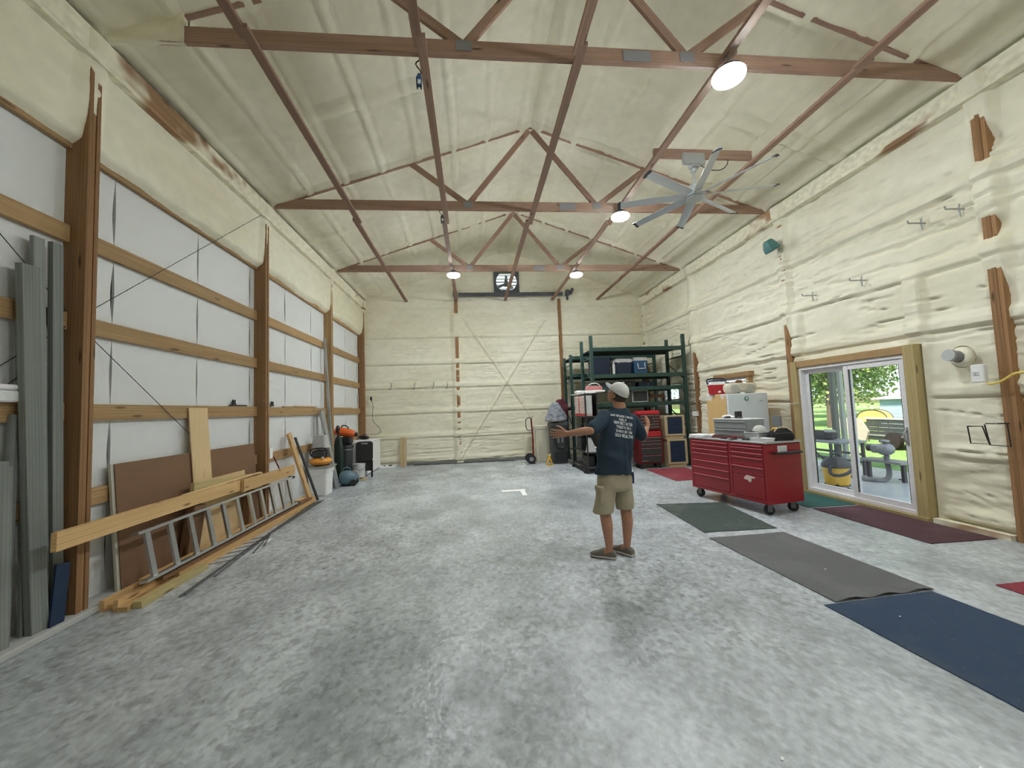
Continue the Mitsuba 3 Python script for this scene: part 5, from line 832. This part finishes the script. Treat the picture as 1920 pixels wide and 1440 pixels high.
obj('handle_loop', tube(curve([(.0, -.12, 1.29), (-.08, -.12, 1.33), (-.165, -.12, 1.28), (-.175, -.12, 1.15), (-.15, -.12, 1.0), (-.08, -.12, .965), (.015, -.12, .98)], 30), .013, 8), 'steel_dark', t, True)
for y in (-.19, .21): w_ = obj('wheel', lathe([(0, -.03), (.07, -.03), (.085, -.035), (.125, -.03), (.135, 0), (.125, .03), (.085, .035), (.07, .03), (0, .03)], (-.06, y, .138), 24, 'y'), 'rubber', t, 35); obj('rim_disc', lathe([(0, -.038), (.06, -.036), (.065, -.03), (0, -.03)], (-.06, y, .138), 18, 'y'), 'grey_plastic', w_)
obj('axle', cyl((-.06, -.19, .138), (-.06, .21, .138), .012, 8), 'steel_dark', t); obj('toe_plate', box(.02, .08, -.16, .18, .004, .012), 'dark_red', t)

# ------------------------------------------------------------------ right wall fittings
t = thing('vent_pipe', 'short grey pipe stub sticking out of the foam, upper right of the sliding door', 'pipe'); obj('pipe', [cyl((5.50, 4.13, 2.03), (5.80, 4.13, 1.99), .062, 22)], 'grey_plastic', t, 40); obj('cap', [cyl((5.475, 4.13, 2.033), (5.505, 4.13, 2.03), .068, 22)], 'galvanized', t, 40); obj('foam_collar', rot(lathe([(.065, 0), (.13, .0), (.10, -.05), (.066, -.06)], (5.66, 4.13, 2.01), 18, 'x'), (0, 1, 0), 0), 'foam', t, True)
t = thing('thermostat', 'white square switch box on the wall beside the right-hand post', 'switch box'); obj('cover', box(5.545, 5.60, 3.87, 3.99, 1.70, 1.90, .008), 'white_plastic', t); obj('toggle', box(5.535, 5.55, 3.915, 3.94, 1.78, 1.82, .003), 'pale_grey', t); obj('toggle', box(5.535, 5.55, 3.945, 3.965, 1.78, 1.82, .003), 'pale_grey', t)
obj('yellow_cable', tube(curve([(5.60, 3.88, 1.685), (5.55, 3.80, 1.68), (5.55, 3.72, 1.71), (5.54, 3.62, 1.77), (5.56, 3.45, 1.76), (5.58, 3.2, 1.74)], 24), .012, 8), 'wire_yellow', label='yellow cable running round the right-hand post below the switch box', cat='cable')
t = thing('wire_holder', 'bent black wire holder on the right-hand post', 'holder'); obj('staple', cyl((5.54, 3.80, 1.252), (5.70, 3.80, 1.252), .007, 6), 'wire_black', t); obj('loop', tube([(5.48, 4.02, 1.22), (5.50, 4.02, 1.03), (5.56, 3.90, 1.03), (5.54, 3.93, 1.22), (5.48, 4.02, 1.22)], .007, 6), 'wire_black', t); obj('loop', tube([(5.54, 3.90, 1.25), (5.54, 3.72, 1.255), (5.54, 3.71, 1.02), (5.54, 3.88, 1.02), (5.54, 3.91, 1.24)], .007, 6), 'wire_black', t)
for (y, z), l in zip(((4.02, 3.72), (4.42, 3.74), (5.25, 3.28), (6.10, 3.30)), ('wire hook high on the right foam wall, nearest the right-hand post', 'wire hook high on the right foam wall, second from the right-hand post', 'wire hook above the sliding door, right of two', 'wire hook above the sliding door, left of two')):
    obj('wall_hook', [tube([(5.74, y, z), (5.60, y, z), (5.50, y, z - .005), (5.485, y, z + .03)], .010, 6), tube([(5.685, y, z + .06), (5.67, y, z), (5.685, y, z - .09)], .010, 6)], 'galvanized', label=l, cat='hook')
t = thing('wall_speaker', 'teal bell-shaped speaker high on the second right-hand post', 'speaker', loc=(5.50, 6.72, 4.40)); obj('horn', rot(lathe([(0, -.10), (.12, -.10), (.135, -.07), (.12, .0), (.08, .10), (.05, .12), (0, .12)], n=8), (0, 1, 0), -.5), 'teal_paint', t); obj('bracket', [cbox((.07, 0, .06), (.12, .04, .04), .006)], 'steel_dark', t)
t = thing('outlet_box', 'white outlet on the third right-hand post', 'outlet'); obj('plate', box(5.545, 5.69, 9.76, 9.83, 1.25, 1.37, .004), 'white_plastic', t)
for z in (1.28, 1.33): obj('socket', box(5.541, 5.546, 9.78, 9.81, z - .012, z + .012, .002), 'pale_grey', t)
t = thing('door_cable', 'thin white cable crossing the post left of the sliding door', 'cable'); obj('run', tube(curve([(5.53, 7.0, 1.50), (5.53, 6.7, 1.50), (5.56, 6.56, 1.51), (5.58, 6.45, 1.52)], 14), .006, 6), 'pale_grey', t)
# ------------------------------------------------------------------ the man
def mani(m):
    if m.volume < 0: m = TM(m.vertices, m.faces[:, ::-1])
    return manifold3d.Manifold(manifold3d.Mesh(np.asarray(m.vertices, np.float32), np.asarray(m.faces, np.uint32)))
def sph(c, r, s=(1, 1, 1), n=16): return manifold3d.Manifold.sphere(1.0, n).scale([r * q for q in s]).translate([float(q) for q in c])
def chain(js, n=16):
    out = manifold3d.Manifold()
    for (a, ra), (b, rb) in zip(js[:-1], js[1:]): out = out + manifold3d.Manifold.batch_hull([sph(a, ra, n=n), sph(b, rb, n=n)])
    return out
def finish(M_, edge, it=6):
    M_ = M_.refine_to_length(edge); k = M_.to_mesh(); m = trimesh.Trimesh(np.array(k.vert_properties[:, :3], float), np.array(k.tri_verts), process=True); v0 = m.vertices.copy(); trimesh.smoothing.filter_taubin(m, iterations=it); w = m.vertices.copy(); bad = ~(np.linalg.norm(w - v0, axis=1) < .012); w[bad] = v0[bad]; m.vertices = w; return m
ya = math.radians(8); BF_ = np.array([-math.sin(ya), math.cos(ya), 0]); BR = np.array([math.cos(ya), math.sin(ya), 0])
def ring(cx, cy, z, a, b, n=28, pw=2.4, tilt=0.0):
    t = np.arange(n) * 2 * np.pi / n; c, s = np.cos(t), np.sin(t); u = a * np.sign(c) * np.abs(c) ** (2 / pw); v = b * np.sign(s) * np.abs(s) ** (2 / pw)
    P = np.array([cx, cy, z]) + u[:, None] * BR + v[:, None] * BF_; P[:, 2] += tilt * u; return P
t = thing('person', 'man in a navy t-shirt, khaki cargo shorts and a pale cap, arms spread, looking up', 'person')
SHL, ELL, WRL = (1.375, 4.20, 1.485), (1.185, 4.04, 1.352), (.965, 4.12, 1.328)
SHR, ELR, WRR = (1.735, 4.27, 1.435), (1.865, 4.36, 1.225), (2.005, 4.545, 1.33)
HD = np.array([1.563, 4.262, 1.716])
# head frame: y forward, z up
fw = np.array([-.55, .66, .52]); fw /= np.linalg.norm(fw); rt = np.cross(fw, [0, 0, 1]); rt /= np.linalg.norm(rt); upv = np.cross(rt, fw); HM = np.eye(4); HM[:3, 0], HM[:3, 1], HM[:3, 2], HM[:3, 3] = rt, fw, upv, HD
def hp(p): return (HM[:3, :3] @ np.array(p) + HD).tolist()
head = manifold3d.Manifold.batch_hull([sph((0, -.012, .02), .096, (.80, 1.0, 1.0), 24), sph((0, .045, -.03), .058, (.95, .8, 1.0), 20), sph((0, .058, -.085), .030, (1.1, .9, .8), 16), sph((.045, -.0, -.062), .026), sph((-.045, 0, -.062), .026)])
nose = manifold3d.Manifold.batch_hull([sph((0, .088, .005), .010), sph((0, .112, -.03), .014), sph((.014, .096, -.036), .010), sph((-.014, .096, -.036), .010)])
lips = sph((0, .090, -.062), .017, (1.4, .55, .4)) + sph((0, .087, -.073), .016, (1.2, .55, .4)); brow = manifold3d.Manifold.batch_hull([sph((-.04, .078, .022), .011), sph((.04, .078, .022), .011)])
ears = manifold3d.Manifold()
for s in (-1, 1): ears = ears + sph((s * .079, -.012, -.012), .032, (.34, .7, 1.0)) - sph((s * .088, -.006, -.010), .018, (.4, .7, 1.0))
eyes_in = sph((-.032, .098, .002), .016) + sph((.032, .098, .002), .016)
hm = (head + nose + lips + brow + ears - eyes_in).transform(HM[:3].tolist())
neck = chain([(hp((0, -.035, -.05)), .060), ((1.575, 4.235, 1.585), .064), ((1.565, 4.23, 1.50), .075)])
def hand(w, tip, palm_n, thumb_dir, curl=.25):
    w, tip, pn, td = map(lambda q: np.array(q, float), (w, tip, palm_n, thumb_dir)); d = (tip - w) / np.linalg.norm(tip - w); L = np.linalg.norm(tip - w); s = np.cross(pn, d); s /= np.linalg.norm(s); pn = np.cross(d, s)
    if s @ td < 0: s = -s
    pk = w + d * L * .50
    M_ = manifold3d.Manifold.batch_hull([sph(w, .024), sph(w + d * .03 + s * .018, .020), sph(w + d * .03 - s * .018, .020), sph(pk + s * .032, .0135), sph(pk - s * .030, .0125)])
    for k, (o, l, r) in enumerate(((.032, .44, .0095), (.011, .50, .0098), (-.010, .47, .0093), (-.030, .37, .0082))):
        b = w + d * L * .48 + s * o; sp = d + s * (.20 - .13 * k) ; sp /= np.linalg.norm(sp); p1 = b + sp * L * l * .45; p2 = p1 + (sp + pn * curl) / np.linalg.norm(sp + pn * curl) * L * l * .32; p3 = p2 + (sp + pn * curl * 2.4) / np.linalg.norm(sp + pn * curl * 2.4) * L * l * .24
        M_ = M_ + chain([(b, r * 1.12), (p1, r), (p2, r * .92), (p3, r * .8)], 12)
    tb = w + d * .028 + s * .022; t1 = w + d * .06 + s * .058 + pn * .008; t2 = t1 + d * .026 + s * .018; t3 = t2 + d * .024 + s * .006
    return M_ + chain([(tb, .015), (t1, .0125), (t2, .0108), (t3, .009)], 12)
armL = chain([(SHL, .052), ((1.28, 4.12, 1.415), .047), (ELL, .041), ((1.10, 4.07, 1.345), .042), (WRL, .027)]); armR = chain([(SHR, .052), ((1.80, 4.315, 1.33), .046), (ELR, .040), ((1.915, 4.43, 1.265), .041), (WRR, .026)])
hL = hand(WRL, (.785, 4.19, 1.325), (.1, .9, .25), (0, .2, 1), .18); hR = hand(WRR, (2.055, 4.60, 1.445), (-.75, .55, -.2), (-.5, -.6, .3), .35)
legs = manifold3d.Manifold()
for hip, kn, cf, an, fo in (((1.40, 4.215, .90), (1.335, 4.195, .50), (1.352, 4.185, .355), (1.375, 4.215, .09), (1.31, 4.265, .045)), ((1.585, 4.265, .90), (1.590, 4.265, .50), (1.597, 4.25, .36), (1.588, 4.275, .10), (1.545, 4.345, .045))):
    legs = legs + chain([(hip, .080), (kn, .060), (cf, .059), (an, .035), (fo, .032)])
core = mani(loft([ring(1.475, 4.24, .84, .11, .08), ring(1.50, 4.24, 1.05, .12, .085), ring(1.545, 4.24, 1.35, .14, .09), ring(1.56, 4.235, 1.50, .13, .07)]))
body = finish(hm + neck + armL + armR + legs + core + hL + hR, .011, 5)
obj('body', body, 'skin', t, True)
sh = mani(loft([ring(1.470, 4.245, .872, .190, .145, tilt=-.04), ring(1.475, 4.245, .95, .190, .146), ring(1.488, 4.24, 1.05, .188, .144), ring(1.508, 4.24, 1.18, .188, .138), ring(1.535, 4.24, 1.30, .195, .134), ring(1.555, 4.24, 1.40, .190, .125, tilt=-.08), ring(1.56, 4.24, 1.47, .178, .108, tilt=-.14), ring(1.564, 4.238, 1.53, .120, .088, tilt=-.12), ring(1.568, 4.236, 1.565, .082, .074, tilt=-.06)]))
sh = sh + chain([((1.388, 4.203, 1.480), .080), ((1.29, 4.125, 1.405), .073), ((1.222, 4.07, 1.372), .070)]) + chain([((1.722, 4.268, 1.43), .076), ((1.79, 4.305, 1.34), .070), ((1.835, 4.335, 1.262), .066)])
sm = finish(sh, .013, 8); v = sm.vertices; lat = (v - [1.53, 4.24, 0]) @ BR; fwd = (v - [1.53, 4.24, 0]) @ BF_
f1 = np.sin((v[:, 2] * 26 + lat * 18 + 3 * meshkit.noise(v * 5)) ) * sst(1.35, .95, v[:, 2]) * .007; f2 = (meshkit.fbm(np.c_[v[:, 0] * 8, v[:, 1] * 8, v[:, 2] * 4.5], 3) - .5) * .030; cr = -.012 * np.exp(-((np.abs(lat - .03) - .07 * (1.55 - v[:, 2])) / .02) ** 2) * sst(1.52, 1.44, v[:, 2]) * (fwd < 0)
sm.vertices = v + sm.vertex_normals * (f1 + f2 + cr)[:, None]; obj('t_shirt', sm, 'shirt', t, True)
hemL, hemR = (1.318, 4.195, .505), (1.582, 4.262, .505)
def cyl_ring(c, r, b=1.0, n=28): a = np.arange(n) * 2 * np.pi / n; return np.array(c) + np.c_[r * np.cos(a), r * b * np.sin(a), 0 * a]
so = mani(loft([ring(1.475, 4.245, .95, .160, .118), ring(1.472, 4.242, .84, .172, .132), ring(1.468, 4.238, .74, .176, .135), ring(1.466, 4.235, .70, .165, .12)]))
so = so + mani(loft([cyl_ring((1.40, 4.215, .84), .10), cyl_ring((1.375, 4.21, .72), .105), cyl_ring((1.345, 4.20, .60), .106), cyl_ring((hemL[0], hemL[1], .487), .108)])) + mani(loft([cyl_ring((1.575, 4.26, .84), .098), cyl_ring((1.572, 4.262, .72), .100), cyl_ring((1.578, 4.262, .60), .099), cyl_ring((hemR[0], hemR[1], .497), .097)]))
so = so - chain([((1.335, 4.195, .44), .088), ((1.345, 4.2, .56), .088)]) - chain([((1.59, 4.262, .44), .080), ((1.585, 4.262, .56), .080)])
sm2 = finish(so, .014, 7); v = sm2.vertices; sm2.vertices = v + sm2.vertex_normals * ((meshkit.fbm(np.c_[v[:, 0] * 10, v[:, 1] * 10, v[:, 2] * 5], 3) - .5) * .022)[:, None]; ks = obj('shorts', sm2, 'shorts', t, True)
pk_ = loft([ring(1.285, 4.165, z, .028, .060, pw=4) for z in (.60, .75)]); obj('cargo_pocket', pk_, 'shorts', t, 30); obj('pocket_flap', loft([ring(1.282, 4.164, z, .034, .064, pw=4) for z in (.725, .765)]), 'shorts', t, 30)
d_, b_ = cap_mesh(1.12); cm = np.eye(4); cm[:3, :3] = trimesh.transformations.rotation_matrix(.10, (1, 0, 0))[:3, :3]; cm[:3, 3] = (0, -.006, .032)
for nm, m_, mt in (('cap_crown', d_, 'cap_cloth'), ('cap_brim', b_, 'cap_brim')):
    m_ = m_.copy(); m_.apply_transform(cm); m_.apply_transform(HM); obj(nm, m_, mt, t, 40)
bt = ball((0, 0, 0), .012, sub=1); bt.apply_translation((0, -.006, .146)); bt.apply_transform(HM); obj('cap_button', bt, 'cap_cloth', t)
hr = mani(loft([np.c_[.0835 * np.cos(a_ := np.arange(24) * 2 * np.pi / 24), .0985 * np.sin(a_) - .014, np.full(24, z)] for z in (-.045, .036)])) ; cut = manifold3d.Manifold.cube([.3, .3, .3]).translate([-.15, .0, -.15]).rotate([0, 0, 0])
hk = (hr - cut); hm_ = finish(hk, .012, 2); hm_.apply_transform(HM); obj('hair', hm_, 'hair', t, True)
for s in (-1, 1):
    e = ball((s * .032, .080, .002), .0125, sub=2); e.apply_transform(HM); ke = obj('eye', e, 'white_plastic', t, True); i_ = ball((s * .032, .0905, .003), .0052, (1, .5, 1), 1); i_.apply_transform(HM); obj('iris', i_, 'black_plastic', ke)
for heel, toe in (((1.432, 4.185), (1.205, 4.345)), ((1.628, 4.215), (1.478, 4.475))):
    h_, e_ = np.array(heel), np.array(toe); d2 = (e_ - h_) / np.linalg.norm(e_ - h_); n2 = np.array([-d2[1], d2[0]]); L_ = np.linalg.norm(e_ - h_); fr_ = np.linspace(0, 1, 15)
    half = np.array([.026, .034, .037, .037, .036, .036, .038, .041, .045, .048, .049, .047, .041, .031, .014]); top = np.array([.070, .088, .094, .092, .086, .088, .098, .096, .086, .076, .068, .062, .056, .048, .036])
    def sec(i, z0, z1, g=0.0):
        c = h_ + d2 * L_ * fr_[i]; w = half[i] + g; tt = np.arange(18) * 2 * np.pi / 18; u = w * np.sign(np.cos(tt)) * np.abs(np.cos(tt)) ** .7; zz_ = (z0 + z1) / 2 + (z1 - z0) / 2 * np.sign(np.sin(tt)) * np.abs(np.sin(tt)) ** .75; return np.c_[c[0] + n2[0] * u, c[1] + n2[1] * u, zz_]
    up_ = mani(loft([sec(i, .022, top[i]) for i in range(15)])); ca = h_ + d2 * L_ * .22; up_ = up_ - manifold3d.Manifold.batch_hull([sph((*ca, .10), .040), sph((*(ca + d2 * .05), .12), .036)])
    ks_ = obj('shoe', finish(up_, .010, 4), 'shoe', t, True); obj('sole', loft([sec(i, .002, .028, .006) for i in range(15)]), 'shoe_sole', ks_, 40)
# print on the back of the shirt
from scipy.interpolate import LinearNDInterpolator, NearestNDInterpolator
v = sm.vertices; ok = (sm.vertex_normals @ BF_ < -.25) & (v[:, 2] > 1.05); la = (v[ok] - [1.545, 4.24, 0]) @ BR; dp = (v[ok] - [1.545, 4.24, 0]) @ BF_
fi, fn_ = LinearNDInterpolator(np.c_[la, v[ok, 2]], dp), NearestNDInterpolator(np.c_[la, v[ok, 2]], dp)
for k, (txt, hgt, wid, zc) in enumerate((('JUST BECAUSE I AM OLD', .021, .245, 1.480), ('ONLY', .028, .085, 1.443), ('WHY BELT AFTER', .031, .205, 1.405), ('TENDS TO BE A', .029, .170, 1.363), ('IN ADULT LIFE TIME', .026, .190, 1.320), ('SELF WEALTHY', .034, .215, 1.276))):
    m_ = meshkit.text_mesh(txt, hgt, .002, True); b0, b1 = m_.bounds; s_ = wid / (b1[0] - b0[0]); q = m_.vertices.copy(); x_ = (q[:, 0] - (b0[0] + b1[0]) / 2) * s_; l_ = x_ + .0; z_ = zc + q[:, 1] - hgt / 2 - .20 * x_
    d_ = fi(l_, z_); bad = np.isnan(d_); d_[bad] = fn_(l_[bad], z_[bad]); off = np.where(q[:, 2] > .001, .006, .001)
    P_ = np.array([1.545, 4.24, 0]) + l_[:, None] * BR + (d_ - off)[:, None] * BF_; P_[:, 2] = z_
    obj('print_line', TM(P_, m_.faces), 'print_white', t)
